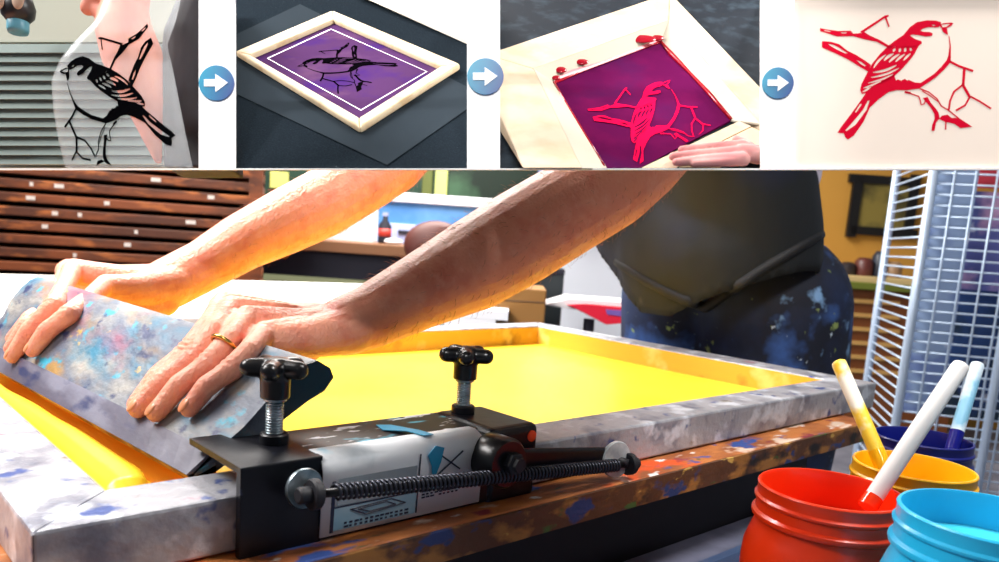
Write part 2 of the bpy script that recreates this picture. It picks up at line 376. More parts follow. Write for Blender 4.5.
# --- far hand (right hand of the person)
wR = at(168, 284, .885)
FR_ = [(at(106, 284, .815), at(70, 314, .762), hit(39, 356), .0088, .0070),
       (at(74, 268, .842), at(55, 305, .785), hit(19, 362), .0088, .0070),
       (at(68, 268, .866), at(52, 303, .815), hit(17, 354), .0084, .0068),
       (at(72, 272, .888), at(52, 303, .845), hit(18, 344), .0076, .0062)]
for k, (m_, p_, t_, r, rt) in enumerate(FR_):
    d_, e_ = finger(body, m_, p_, t_, r, rt)
    if k < 2: nails.append((d_, e_, r))
    wk = wR+V((0, (.012, .004, -.004, -.012)[k]*-1, 0))
    body.chain([m_-V((0, 0, .004)), m_.lerp(wk, .5)-V((0, 0, .005)), wk], [.0130, .0175, .0225])
    body.chain([m_+V((0, 0, .003)), m_.lerp(wR, .5)+V((0, 0, .008))], [.0072, .003])
body.chain([at(160, 298, .875), at(142, 304, .862), at(128, 312, .862)], [.022, .017, .011])
sR = V((.88, .60, .45))
body.chain([wR, at(205, 265, .92), at(243, 242, .955), at(285, 222, .985), at(322, 204, 1.01), at(365, 178, 1.04), at(392, 160, 1.06)],
           [.0285, .0295, .0340, .0395, .0425, .0430, .0440])
body.chain([at(392, 160, 1.06), V((.70, .56, .38)), sR], [.044, .052, .062])
# --- trunk, head, legs
pel = V((1.25, .375, .02)); ch = V((1.03, .39, .40)); nk = V((.84, .40, .52)); hd = V((.76, .40, .63))
for s in (-1, 1):
    o_ = V((0, .07*s, 0)); body.chain([pel+o_, V((1.19, .385+.06*s, .2)), ch+o_], [.10, .09, .105])
    hp = pel+V((0, .10*s, -.03)); kn = V((1.30, .40+.12*s, -.40)); an = V((1.33, .40+.13*s, FL+.09))
    body.chain([hp, kn, an], [.085, .058, .042]); body.chain([an-V((0, 0, .045)), an+V((-.15, 0, -.06))], [.04, .03])
body.chain([sL, ch+V((-.05, -.05, .05)), sR], [.07, .1, .07]); body.chain([ch+V((-.05, 0, .06)), nk, hd], [.08, .062, .06])
HM = Matrix.Rotation(math.radians(28), 3, 'Y')
body.ellipsoid(hd+V((-.02, 0, .03)), .088, .072, .105, HM); body.capsule(hd+V((-.075, 0, -.045)), hd+V((-.06, 0, -.05)), .04, .045)
body.capsule(hd+V((-.108, 0, .02)), hd+V((-.118, 0, -.005)), .009, .014)
for s in (-1, 1): body.ellipsoid(hd+V((.0, .073*s, .02)), .022, .008, .03, HM)
body.capsule(hd+V((-.110, -.02, -.042)), hd+V((-.110, .02, -.042)), .008, .008)
person = remeshed(body, 'person', SKIN, .0016, 6)
tag(person, 'person in dark apron and stained jeans leaning over the yellow screen, hands on the squeegee', 'person')
for s in (-1, 1): MB().ellipsoid(hd+V((-.094, .03*s, .035)), .009, .013, .010).build('eye', M['blackp'], person, True)
MB().ellipsoid(hd+V((.008, 0, .062)), .096, .080, .092, HM).build('hair', M['hairm'], person, True)
for d_, e_, r in nails:
    ax = (e_-d_).normalized(); nz = (sn-ax*sn.dot(ax)).normalized(); sy = nz.cross(ax)
    R = Matrix((ax, sy, nz)).transposed()
    MB().ellipsoid(e_-ax*.0015+nz*(r*.60), .0070, .0050, .0022, R, 14, 8).build('fingernail', M['nail'], person, True)
# creases over the finger joints
def creases(obj, lst):
    me = obj.data; n_ = len(me.vertices); co = np.empty(n_*3, np.float32); me.vertices.foreach_get('co', co); co = co.reshape(-1, 3)
    no = np.empty(n_*3, np.float32); me.vertices.foreach_get('normal', no); no = no.reshape(-1, 3)
    for j, ax in lst:
        j = np.array(j); ax = np.array(ax); d = co-j; m = np.where((d*d).sum(1) < .017**2)[0]
        s_ = d[m] @ ax; wgt = np.exp(-(s_/.0055)**2)*np.clip(no[m] @ np.array(sn), 0, 1)
        co[m] += no[m]*(wgt*.00075*np.cos(2*np.pi*s_/.0046))[:, None]
    me.vertices.foreach_set('co', co.ravel()); me.update()
cr = []
for F in (FL_, FR_):
    for m_, p_, t_, r, rt in F: cr.append((above(p_, r*1.15), ((t_-m_).normalized())))
creases(person, cr)
# hair on the forearms
rng = np.random.default_rng(5); me = person.data; n_ = len(me.vertices)
co = np.empty(n_*3, np.float32); me.vertices.foreach_get('co', co); co = co.reshape(-1, 3)
no = np.empty(n_*3, np.float32); me.vertices.foreach_get('normal', no); no = no.reshape(-1, 3)
ok = np.where((co[:, 0] > .30) & (co[:, 0] < .66) & (co[:, 2] > .06) & (co[:, 2] < .30))[0]
mb = MB()
for i in rng.choice(ok, 1500, replace=False):
    p = V(co[i]); nn_ = V(no[i]); d = (V((-.75, .1, -.5))+nn_*.75+V(rng.normal(0, .35, 3))).normalized(); L = rng.uniform(.006, .014); side = d.cross(nn_).normalized()*.00011
    m_ = p+d*L*.5; e_ = p+d*L-nn_*L*.25
    mb.add([p-nn_*.0005-side, p-nn_*.0005+side, p-nn_*.0004+nn_*.0003, m_-side, m_+side, m_+nn_*.0003, e_], [(0, 1, 4, 3), (1, 2, 5, 4), (2, 0, 3, 5), (3, 4, 6), (4, 5, 6), (5, 3, 6)])
tag(mb.build('arm_hair', mat('arm_hair_brown', (150, 92, 60), .5), person), kind='stuff')
# ring on the near hand
p_ = above(FL_[2][1], .0097); m_ = above(FL_[2][0].lerp(p_, .5), .0092); ax = (p_-m_).normalized(); c_ = m_.lerp(p_, .25)
mb = MB(); u_ = ax.orthogonal().normalized(); v_ = ax.cross(u_)
mb.tube([c_+(u_*math.cos(q)+v_*math.sin(q))*.0102 for q in [2*math.pi*i/36 for i in range(37)]], .0016, 8, False)
mb.build('ring', M['gold'], person, True)
# clothes
ap = MB()
for s in (-1, 1):
    ap.chain([V((1.20, .385+.07*s, .00)), V((1.145, .385+.07*s, .19)), V((1.03, .39+.08*s, .40))], [.125, .133, .128])
ap.chain([V((1.15, .36, .10)), V((1.12, .36, .17))], [.15, .155])
def cut(o, fn):
    bm = bmesh.new(); bm.from_mesh(o.data); bmesh.ops.delete(bm, geom=[v for v in bm.verts if fn(v.co)], context='VERTS'); bm.to_mesh(o.data); bm.free()
apron = remeshed(ap, 'apron', M['apron'], .009, 10, person)
hem = lambda c: .055+.115*max(0, (.34-c.y)/.2)+.11*max(0, (c.y-.40)/.15)
cut(apron, lambda c: c.z < hem(c))
bm = bmesh.new(); bm.from_mesh(apron.data)
for v in bm.verts:
    if v.is_boundary: v.co.z = hem(v.co)-.004
bm.to_mesh(apron.data); bm.free()
sd = apron.modifiers.new('s', 'SOLIDIFY'); sd.thickness = .005; sd.offset = 1
tr = MB()
for s in (-1, 1):
    hp = pel+V((0, .085*s, .02)); kn = V((1.30, .40+.12*s, -.40)); an = V((1.33, .40+.13*s, FL+.10))
    tr.chain([hp+V((-.01, 0, .03)), hp+V((.01, .015*s, -.12)), kn, an], [.138, .126, .09, .075])
trs = remeshed(tr, 'trousers', M['jeans'], .009, 8, person)
sh = MB()
for s in (-1, 1):
    sh.chain([V((1.13, .39+.08*s, .30)), V((1.09, .39+.08*s, .36)), V((1.01, .39+.085*s, .45))], [.125, .132, .122])
sh.chain([sL+V((.08, .05, -.02)), sL, V((.80, .165, .385))], [.09, .085, .072]); sh.chain([sR+V((.08, -.05, -.02)), sR, V((.76, .575, .41))], [.09, .082, .070])
sh.chain([V((1.12, .275, .345)), V((1.10, .25, .36)), V((1.03, .27, .43))], [.100, .095, .12])
sh.capsule(sL+V((.12, .03, 0)), sR+V((.12, -.03, 0)), .11, .11)
from mathutils.bvhtree import BVHTree
def strap(pts, rad, name):
    trees = [BVHTree.FromPolygons([v.co for v in o.data.vertices], [p.vertices for p in o.data.polygons]) for o in (apron, trs)]
    path = []
    for x, y in pts:
        hs = [t_.ray_cast(V(CAM), V(ray(x, y)).normalized())[0] for t_ in trees]; hs = [h for h in hs if h]
        if hs: h = min(hs, key=lambda q: (q-V(CAM)).length); path.append(h-V(ray(x, y)).normalized()*.004)
    return MB().tube(path, rad, 8).build(name, M['strap'], person, True)
def dens(P_, n=8): return [(P_[i][0]+(P_[i+1][0]-P_[i][0])*k/n, P_[i][1]+(P_[i+1][1]-P_[i][1])*k/n) for i in range(len(P_)-1) for k in range(n)]
strap(dens([(618, 262), (645, 280), (676, 296), (706, 308), (722, 296), (760, 270), (800, 246), (832, 228)]), .009, 'apron_tie')
sho = remeshed(sh, 'shirt', M['shirt'], .009, 6, person)
for s in (-1, 1):
    an = V((1.33, .40+.13*s, FL)); mb = MB().capsule(an+V((.03, 0, .05)), an+V((-.17, 0, .04)), .05, .042)
    remeshed(mb, 'shoe', M['strap'], .008, 4, person)

# ================================================================== HINGE CLAMP
t = thing('hinge_clamp', 'black screw hinge clamp gripping the front rail, worn white label on it', 'clamp', (.22, .0, -.036))
K = M['black']
mb = MB().prism([(x, y, z) for x, y, z in ((.106, -.010, -.040), (.106, -.010, .020), (.106, .068, .020), (.106, .068, .0155), (.106, -.0035, .0155), (.106, -.0035, -.040))], (.054, 0, 0))
mb.build('bracket', K, t, bevel=.001)
MB().box((.160, .004, .002), (.335, .062, .0185)).build('top_bar', M['blackink'], t, bevel=.002)
MB().box((.160, -.0105, -.036), (.302, .004, .016)).build('body_bar', K, t, bevel=.001)
# white label plate bent over the upper edge
vs = [(x, y, z) for x in (.159, .293) for (y, z) in ((-.0112, -.034), (-.0135, .008), (-.011, .0165), (-.002, .0205), (.006, .0205))]
n = 5; fs = [(k, k+1, k+1+n, k+n) for k in range(n-1)]
o = MB().add(vs, fs).build('label_plate', M['plate'], t, smooth=True); sm = o.modifiers.new('s', 'SOLIDIFY'); sm.thickness = .0012; sm.offset = -1
def lab(x0, z0, x1, z1, m, dy=.0, dep=.0006):  # printed field on the label face (face tilts from y -.0112 to -.0135)
    def fy(z): return -.0112-(z+.034)/.042*.0023
    b_ = [(x0, fy(z0)-.0004-dy, z0), (x1, fy(z0)-.0004-dy, z0), (x1, fy(z1)-.0004-dy, z1), (x0, fy(z1)-.0004-dy, z1)]
    return MB().hexa([V(p)+V((0, .0003, 0)) for p in b_], b_)
plate = bpy.data.objects['label_plate']
lab(.170, -.014, .232, .004, mat('grey_label_field', (176, 184, 188), .5), ).build('label_field', mat('grey_label_field', (150, 162, 170), .5), plate)
lab(.168, -.031, .233, -.0155, M['platelow']).build('label_field', M['platelow'], plate)
mb = MB()
for x0, z0, x1, z1 in ((.168, -.0155, .233, -.0147), (.1655, -.032, .168, .003), (.2335, -.031, .2345, .012)):
    q = lab(x0, z0, x1, z1, None, .0002); mb.add(q.v, q.f)
mb.build('label_rule', M['print_dark'], plate)
mb = MB()
for i in range(5):
    for j in range(9):
        if random.random() < .82:
            x = .238+j*.0038; z = -.0125-i*.0022; q = lab(x, z, x+.0028*random.uniform(.6, 1.2), z+.0011, None, .0002); mb.add(q.v, q.f)
for i in range(2):
    for j in range(13):
        x = .176+j*.004; z = -.0275-i*.0025; q = lab(x, z, x+.003*random.uniform(.5, 1.1), z+.0013, None, .0003); mb.add(q.v, q.f)
mb.build('label_lettering', M['print_dark'], plate)
mb = MB()   # small drawing of a screen on the label
for pa, pb in (((.180, -.018), (.212, -.0165)), ((.212, -.0165), (.224, -.0215)), ((.224, -.0215), (.192, -.0235)), ((.192, -.0235), (.180, -.018)), ((.186, -.019), (.208, -.0178)), ((.208, -.0178), (.216, -.0212)), ((.216, -.0212), (.195, -.0222)), ((.195, -.0222), (.186, -.019))):
    mb.tube([(pa[0], -.0125, pa[1]), (pb[0], -.0125, pb[1])], .0005, 6)
mb.build('label_drawing', M['print_dark'], plate)
mb = MB()
for pa, pb in (((.250, -.006), (.272, .009)), ((.253, .008), (.270, -.004))): mb.tube([(pa[0], -.0134, pa[1]), (pb[0], -.0140, pb[1])], .0006, 6)
mb.build('crossed_lines', M['print_dark'], plate)
mb = MB(); mb.prism([(.240, -.0146, .010), (.246, -.0150, .0165), (.254, -.0148, .014), (.252, -.0146, .004), (.248, -.0142, -.006), (.245, -.0142, -.004), (.244, -.0144, .002)], (0, .0006, 0))
mb.prism([(.236, .045, .0188), (.246, .040, .0188), (.250, .010, .0212), (.252, -.004, .0212), (.244, -.004, .0212), (.240, .012, .0212), (.232, .030, .0188)], (0, 0, .0005))
mb.build('cyan_splash', M['cyan'], plate)
# hinge block on the right with its orange mark
MB().box((.300, -.012, -.040), (.352, .060, .0205)).build('hinge_block', K, t, bevel=.006, seg=4)
MB().lathe([(.0045, 0), (.0045, .0012), (.002, .0018)], (.343, -.0118, .011), 18, (0, -1, 0)).build('orange_mark', M['redorange'], t)
MB().lathe([(.018, -.013), (.019, -.011), (.019, .009), (.017, .012)], (.300, -.022, .000), 32, (0, -1, 0)).build('pivot_disc', M['blackp'], t, True, auto=40)
MB().lathe([(.0085, -.004), (.0085, .004), (.0055, .005), (.0055, .008)], (.302, -.036, .001), 6, (0, -1, 0)).build('pivot_nut', M['dark'], t)
def knob(c, zb):
    k = MB()
    for i in range(5):
        q = 2*math.pi*i/5+.25; u = V((math.cos(q), math.sin(q), 0)); k.capsule(V(c)+V((0, 0, .004))+u*.006, V(c)+V((0, 0, .004))+u*.0165, .0066, .0062, 14, 5)
    k.lathe([(.0095, -.016), (.0098, -.004), (.0108, .0), (.0108, .006), (.007, .0105), (.003, .011)], c, 28)
    o = remeshed(k, 'knob', M['blackp'], .0009, 2, t)
    kb = MB().lathe([(.0052, 0), (.0052, c[2]-.016-zb)], (c[0], c[1], zb), 18)
    for i in range(int((c[2]-.016-zb)/.0018)): kb.lathe([(.0052, 0), (.0060, .0006), (.0052, .0012)], (c[0], c[1], zb+.0004+i*.0018), 18)
    kb.build('bolt', M['zinc'], o, True, auto=35)
    MB().lathe([(.0085, 0), (.0095, .001), (.0095, .009), (.0085, .010)], (c[0], c[1], zb-.004), 22).build('bolt_collar', K, t, True, auto=40)
    MB().lathe([(.0075, 0), (.0075, .0022)], (c[0], c[1], c[2]-.0175), 22).build('washer', M['zinc'], o)
knob((.148, .032, .066), .021); knob((.318, .043, .064), .021)
# lever arm, spring and bolts
def bar(a, b, h, th, name, m):
    a, b = V(a), V(b); d = (b-a).normalized(); y = V((0, 1, 0)); y = (y-d*y.dot(d)).normalized(); z = d.cross(y)
    R = Matrix((d, y, z)).transposed().to_4x4(); R.translation = a
    return MB().box((0, -th/2, -h/2), ((b-a).length, th/2, h/2), R).build(name, m, t, bevel=.003, seg=3)
bar((.296, -.022, .000), (.432, -.022, -.017), .019, .006, 'lever_arm', K)
A = V((.142, -.032, .0045)); B = V((.444, -.032, -.0215)); ax = (B-A).normalized()
u_ = V((0, 1, 0)); v_ = ax.cross(u_); turns = 74; pts = []
s0, s1 = .014, (B-A).length-.016
for i in range(turns*10+1):
    q = 2*math.pi*i/10; pts.append(A+ax*(s0+(s1-s0)*i/(turns*10))+(u_*math.cos(q)+v_*math.sin(q))*.0047)
MB().tube(pts, .00105, 6).build('spring', mat('dark_spring_steel', (64, 66, 76), .3, .7), t, True)
MB().tube([A+ax*.004, B-ax*.004], .0028, 10).build('spring_rod', M['blackp'], t, True)
for p, d in ((A, -1), (B, 1)):
    MB().lathe([(.0085, -.003), (.0095, -.002), (.0095, .002), (.0085, .003)], p, 28, ax).build('spring_cup', M['dark'], t, True, auto=40)
    MB().lathe([(.0040, -.006), (.0052, -.005), (.0052, .005), (.0040, .006)], p+ax*.005*d, 18, ax).build('end_bolt', M['dark'], t, True, auto=40)
MB().tube([A+V((0, .000, 0)), A+V((.0, .024, -.002))], .004, 12).build('anchor_pin', M['zinc'], t, True)
MB().lathe([(.012, -.0015), (.0125, 0), (.012, .0015)], A+V((-.001, .010, .001)), 30, (0, -1, .1)).build('washer', M['zinc'], t, True, auto=40)
MB().lathe([(.0150, -.002), (.0158, -.001), (.0158, .001), (.0150, .002)], (.432, -.027, -.0170), 36, (-.15, -1, .08)).build('washer', mat('pale_zinc_washer', (196, 200, 202), .45, .1, noise_col=((140, 146, 150)), nscale=40), t, True, auto=40)
MB().tube([(.432, -.022, -.0175), (.440, -.034, -.0205)], .0042, 12).build('anchor_pin', M['dark'], t, True)

# ================================================================== PAINT CART, TRAY, JARS, STICKS
RIMZ = -.004; BASEZ = -.1300
t = thing('paint_tray', 'slate blue plastic tray with rounded rim under the paint jars', 'tray', (.56, -.24, BASEZ-.012))
TX0, TX1, TY0, TY1 = .350, .80, -.396, -.100
def rrect(x0, y0, x1, y1, r, n=6):
    out = []
    for cx, cy, a0 in ((x1-r, y1-r, 0), (x0+r, y1-r, 90), (x0+r, y0+r, 180), (x1-r, y0+r, 270)):
        for i in range(n+1): q = math.radians(a0+90*i/n); out.append((cx+r*math.cos(q), cy+r*math.sin(q)))
    return out
def tray(mb, rings):
    vs = []; n = None
    for ins, z in rings:
        R = rrect(TX0+ins, TY0+ins, TX1-ins, TY1-ins, .085, 10); n = len(R); vs += [(x, y, z) for x, y in R]
    m = len(rings); fs = [(i*n+k, i*n+(k+1) % n, (i+1)*n+(k+1) % n, (i+1)*n+k) for i in range(m-1) for k in range(n)]
    return mb.add(vs, fs+[tuple(range(n)), tuple(range((m-1)*n, m*n))])
tray(MB(), [(.012, BASEZ-.012), (.004, BASEZ+.030), (-.004, BASEZ+.034), (-.004, BASEZ+.038), (.004, BASEZ+.038), (.010, BASEZ+.030), (.018, BASEZ-.002)]).build('tray_shell', M['traym'], t, True, auto=40)
c = thing('paint_cart', 'grey-topped low stand beside the bench carrying the tray of paint jars', 'stand', (.6, -.24, FL))
MB().box((.20, -.46, BASEZ-.032), (.92, .016, BASEZ-.0125)).build('cart_top', M['carttop'], c, bevel=.003)
for x in (.22, .87):
    for y in (-.42, -.04): MB().box((x, y, FL), (x+.03, y+.03, BASEZ-.032)).build('leg', M['dark'], c)
def jar(x, y, rz, rm, m, mp, label, fill):
    h = rz-BASEZ; k = rm/.049
    t = thing('paint_jar', label, 'jar', (x, y, BASEZ), 'open paint jars in the tray')
    prof_ = [(rm*.96, 0), (rm*1.06, .006), (rm*1.11, .02), (rm*1.12, h-.060), (rm*1.10, h-.047), (rm*1.03, h-.036), (rm*.985, h-.030), (rm*.975, h-.0265),
             (rm*1.035, h-.0245), (rm*1.045, h-.0228), (rm*1.04, h-.0212), (rm*.995, h-.0195), (rm*.990, h-.0130), (rm*1.022, h-.0115), (rm*1.026, h-.0100), (rm*.992, h-.0085), (rm*.99, h-.0030), (rm*1.0, h-.001), (rm*.985, h), (rm*.955, h), (rm*.940, h-.002), (rm*.935, h-.045), (rm*1.0, h-.06), (rm*1.0, .008), (.001, .006)]
    MB().lathe(prof_, (x, y, BASEZ), 56).build('glass_body', m, t, True, auto=28)
    MB().lathe([(rm*.928, 0), (rm*.928, .002), (rm*.91, .0015), (.001, .0015)], (x, y, rz-fill), 48).build('paint', mp, t, True)
    return t
P = at(831, 488, .575); jar(P.x, P.y, P.z, 70*.575/FPX, M['red'], M['redp'], 'red-orange paint jar, the largest in view, at the front of the tray', .030)
rp = P.copy()
Q = at(994, 516, .463); jar(Q.x, Q.y, Q.z, 88*.463/FPX, M['blu'], M['blup'], 'sky blue paint jar cut off by the picture edge', .024)
Y_ = at(914, 465, .655); jar(Y_.x, Y_.y, Y_.z, 57*.655/FPX, M['yel'], M['yelp'], 'yellow paint jar between the red and the navy ones', .030)
N_ = at(923, 437, .785); jar(N_.x, N_.y, N_.z, 46*.785/FPX, M['nav'], M['navp'], 'navy blue paint jar at the back of the tray', .020)
def stick(a, b, r, m, tipm, label, cf=.25):
    a, b = V(a), V(b); t = thing('mixing_stick', label, 'stick', tuple(a), 'sticks standing in the paint')
    d = (b-a).normalized(); n = 6
    MB().tube([a, a.lerp(b, .97), b-d*r*.2, b], [r, r, r*.92, r*.6], 16).build('stick_shaft', m, t, True, auto=50)
    MB().tube([a-d*.001, a.lerp(b, cf)], [r*1.09, r*1.06], 16).build('paint_coating', tipm, t, True, auto=50)
stick(at(868, 506, .570), at(962, 364, .600), .0064, M['stick'], M['redp'], 'plain white stick leaning in the red paint', .06)
stick(at(890, 482, .645), at(838, 361, .69), .0062, M['sticky'], M['yelp'], 'yellow-smeared stick standing in the yellow paint')
stick(at(950, 455, .775), at(978, 363, .80), .0064, M['stickb'], M['navp'], 'pale blue stick standing in the navy paint')

# ================================================================== BACKGROUND OF THE WORKSHOP
# white work table behind the hands
zt = -.03
t = thing('packing_table', 'white covered table behind the hands and the screen', 'table', (0.75, 1.55, FL))
c4 = [on_z(-140, 316, zt), on_z(330, 317, zt), on_z(372, 284, zt), on_z(-140, 270, zt)]
MB().prism(c4, (0, 0, -.03)).build('white_top', mat('white_cover', (250, 248, 242), .7), t, bevel=.004)
for a_ in range(4):
    q = c4[a_].lerp((c4[0]+c4[2])/2, .12); MB().box((q.x-.03, q.y-.03, FL), (q.x+.03, q.y+.03, zt-.03)).build('leg', M['dark'], t)
# brown drying rack with stacked shelves
rust = mat('rust_brown_boards', (132, 66, 28), .55, noise_col=[((84, 40, 18), 5, .45, .6), ((176, 98, 44), 9, .56, .66)], stretch=(1, 1, 3))
rustd = mat('dark_rust', (44, 20, 10), .7); pale = mat('pale_paint_spots', (226, 214, 206), .6)
dk = 2.9; kk = dk/FPX
cR = rf(at(110, 222, dk)); RM = BM @ Matrix.Translation(cR) @ Matrix.Rotation(math.radians(16), 4, 'Z')
t = thing('shelf_rack', 'tall rack of rust-brown slatted shelves behind the far arm', 'rack', tuple(BM @ V((cR.x, cR.y+.3, FL))))
hw = 146*kk
for i in range(-2, 19):
    z = (-40+i*-13.4+0)*kk*-1+(-80)*kk
    z = -48*kk+ i*13.2*kk
    if z > 1.2: break
    MB().box((-hw, -.02, z-.016), (hw, .42, z+.016), RM).build('shelf', rust, t, bevel=.004)
    mb = MB()
    for k in range(random.randint(1, 3)):
        x = random.uniform(-hw*.7, hw*.7); w_ = random.uniform(.01, .035); mb.box((x, -.0215, z-.006), (x+w_, -.0195, z+.008), RM)
    mb.build('paint_spot', pale, t)
MB().box((-hw, .40, cR.z*0-1.0), (hw, .44, .95), RM).build('back_panel', rustd, t)
for x in (-hw, hw-.05): MB().box((x, -.035, -(cR.z-FL)), (x+.05, .0, .95), RM).build('post', rust if x > 0 else rustd, t)

def simple(name, label, cat, boxes, group=None):
    """boxes: list of (part, px0,py0,px1,py1,dep,thick,material)"""
    b0 = boxes[0]; c_ = BM @ rf(at((b0[1]+b0[3])/2, b0[4], b0[5]))
    t = thing(name, label, cat, tuple(c_), group)
    for (pn, x0, y0, x1, y1, d, th, m) in boxes: rb(MB(), x0, y0, x1, y1, d, th).build(pn, m, t, bevel=.004)
    return t
brown = mat('brown_desk_wood', (126, 84, 52), .5); navyd = mat('dark_navy', (16, 18, 36), .7); bluep = mat('blue_partition_cloth', (70, 128, 190), .8, noise_col=((96, 150, 206)), nscale=5)
lilac = mat('pale_lilac_panel', (170, 180, 224), .7); whit = mat('white_panel', (238, 240, 246), .6); grn = mat('dark_green_board', (30, 62, 46), .7)
d0 = 3.55
deskz = at(330, 255, d0).z
simple('desk', 'brown-topped dark desk against the blue partition', 'desk', [('desk_top', 235, 247, 600, 258, d0, .55, brown), ('desk_front', 240, 258, 596, 284, d0+.04, .03, navyd), ('desk_side', 240, 284, 262, 484, d0+.06, .45, navyd), ('desk_side', 575, 284, 596, 484, d0+.06, .45, navyd)])
simple('partition', 'blue cloth office partition with a white top rail', 'partition', [('panel', 374, 206, 610, 262, d0+.62, .04, bluep), ('top_rail', 372, 199, 612, 208, d0+.60, .08, whit), ('lower_panel', 386, 225, 440, 258, d0+.60, .02, lilac), ('slot', 398, 231, 428, 235, d0+.59, .02, navyd), ('side_rail', 371, 206, 377, 262, d0+.60, .06, whit)])
simple('white_screen', 'white upright screen standing left of the blue partition on the desk', 'screen', [('panel', 285, 206, 372, 246, d0+.35, .05, whit)])
simple('paper_stack', 'low stack of white paper on the desk edge', 'paper', [('sheets', 288, 243, 372, 248.5, d0+.1, .2, whit)])
simple('notice_board', 'dark green board with a yellow note above the desk', 'board', [('board', 258, 100, 420, 208, 5.0, .02, grn), ('note', 270, 172, 288, 188, 4.98, .015, mat('yellow_note', (226, 222, 120), .7)), ('note', 292, 190, 300, 202, 4.98, .015, whit)])
# window with olive frame at the back
simple('window_1', 'dark window with olive green posts above the partition', 'window', [('pane', 424, 90, 590, 205, 5.0, .02, mat('dark_green_glass', (20, 36, 26), .3, noise_col=((60, 92, 66)), nscale=3, lo=.55, hi=.7)), ('post', 424, 90, 434, 206, 4.97, .04, mat('olive_paint', (92, 100, 40), .6)), ('post', 437, 90, 449, 206, 4.97, .04, mat('yellow_green_paint', (196, 204, 120), .6)), ('post', 540, 90, 556, 206, 4.97, .04, mat('slate_blue_paint', (110, 128, 176), .6))])
# bottle, mouse and chair back on the desk
def desk_at(px, dep): p = at(px, 250, dep); return V((p.x, p.y, BM.translation.z+rf(at(417, 247, d0)).z+.0))
p = desk_at(384, d0+.2); zt_ = p.z
t = thing('bottle', 'small dark bottle with a red label on the desk', 'bottle', tuple(p))
MB().lathe([(.028, 0), (.030, .01), (.030, .085), (.012, .11), (.012, .13)], p, 24).build('bottle_body', navyd, t, True)
MB().lathe([(.0307, .035), (.0307, .07)], p, 24).build('bottle_label', mat('red_label', (196, 60, 50), .5), t, True)
MB().lathe([(.014, .128), (.014, .145)], p, 20).build('cap', lilac, t)
p = desk_at(393, d0+.1); tag(MB().ellipsoid(p+V((0, 0, .014)), .045, .035, .016).build('computer_mouse', whit, None, True), 'small white rounded mouse beside the dark bottle', 'mouse')
p = at(436, 246, d0-.35); t = thing('swivel_chair', 'brown rounded chair back beyond the forearms', 'chair', (p.x, p.y, FL))
q = MB().ellipsoid(p, .13, .05, .10, BM.to_3x3()); q.build('backrest', mat('brown_leather', (88, 44, 38), .5), t, True)
MB().ellipsoid(p+V((0, -.02, -.32))+FH*-.18, .22, .22, .05).build('seat', mat('brown_leather', (88, 44, 38), .5), t, True)
MB().tube([p+V((0, 0, -.05)), p+V((0, 0, -.30)), p+FH*-.1+V((0, 0, -.34))], .02, 10).build('back_post', navyd, t, True)
s_ = p+FH*-.18; MB().tube([V((s_.x, s_.y, FL+.06)), V((s_.x, s_.y, p.z-.34))], .03, 12).build('column', navyd, t, True)
for i in range(5):
    q = 2*math.pi*i/5; MB().tube([V((s_.x, s_.y, FL+.07)), V((s_.x+.26*math.cos(q), s_.y+.26*math.sin(q), FL+.03))], [.025, .018], 10).build('foot', navyd, t, True)
# white wall screen with a small picture
simple('room_divider', 'tall white divider panel between the arm and the apron', 'divider', [('panel', 545, 120, 690, 450, 3.35, .05, mat('white_wall_paint', (226, 230, 238), .7))])
simple('picture_frame', 'small pale framed sheet hanging on the white divider', 'picture', [('frame', 568, 214, 612, 244, 3.34, .012, mat('pale_grey_frame', (190, 194, 204), .6)), ('sheet', 571, 217, 609, 241, 3.33, .012, whit)])
simple('cardboard_box', 'brown cardboard box beyond the yellow screen', 'box', [('box', 484, 288, 545, 336, 2.45, .22, mat('cardboard', (150, 106, 52), .7)), ('dark_band', 484, 300, 545, 302, 2.448, .01, mat('darker_brown', (96, 66, 36), .5))])  # darker brown strip across the front of the box
simple('storage_bin', 'dark bin standing behind the cardboard box', 'bin', [('bin', 526, 270, 562, 336, 2.78, .2, mat('dark_green_grey', (30, 40, 44), .6)), ('rim', 523, 268, 565, 274, 2.77, .22, navyd)])
# side table that carries the box, bin and papers
zs = rf(at(515, 336, 2.45)).z
q0 = rf(at(500, 336, 2.45)); t = thing('side_table', 'low dark table carrying box and papers beyond the screen', 'table', tuple(BM @ V((q0.x, q0.y+.3, FL))))
MB().box((q0.x-.35, q0.y-.15, zs-.03), (q0.x+.16, q0.y+.34, zs), BM).build('table_top', mat('slate_table', (60, 74, 74), .6), t)
for dx in (-.32, .10):
    for dy in (-.12, .28): MB().box((q0.x+dx, q0.y+dy, FL), (q0.x+dx+.04, q0.y+dy+.04, zs-.03), BM).build('leg', navyd, t)
for i, (x0, x1, dx) in enumerate(((452, 500, 0), (446, 494, .02), (458, 506, -.02))):
    q1 = rf(at((x0+x1)/2, 330, 2.40)); MB_ = MB().box((q1.x-.075, q1.y-.05, zs+.028*i), (q1.x+.075, q1.y+.15, zs+.028*i+.027), BM)
    tag(MB_.build('paper_ream', whit), ['bottom white paper block left of the box', 'middle white paper block left of the box', 'top white paper block left of the box'][i], 'paper', 'paper blocks on the side table')
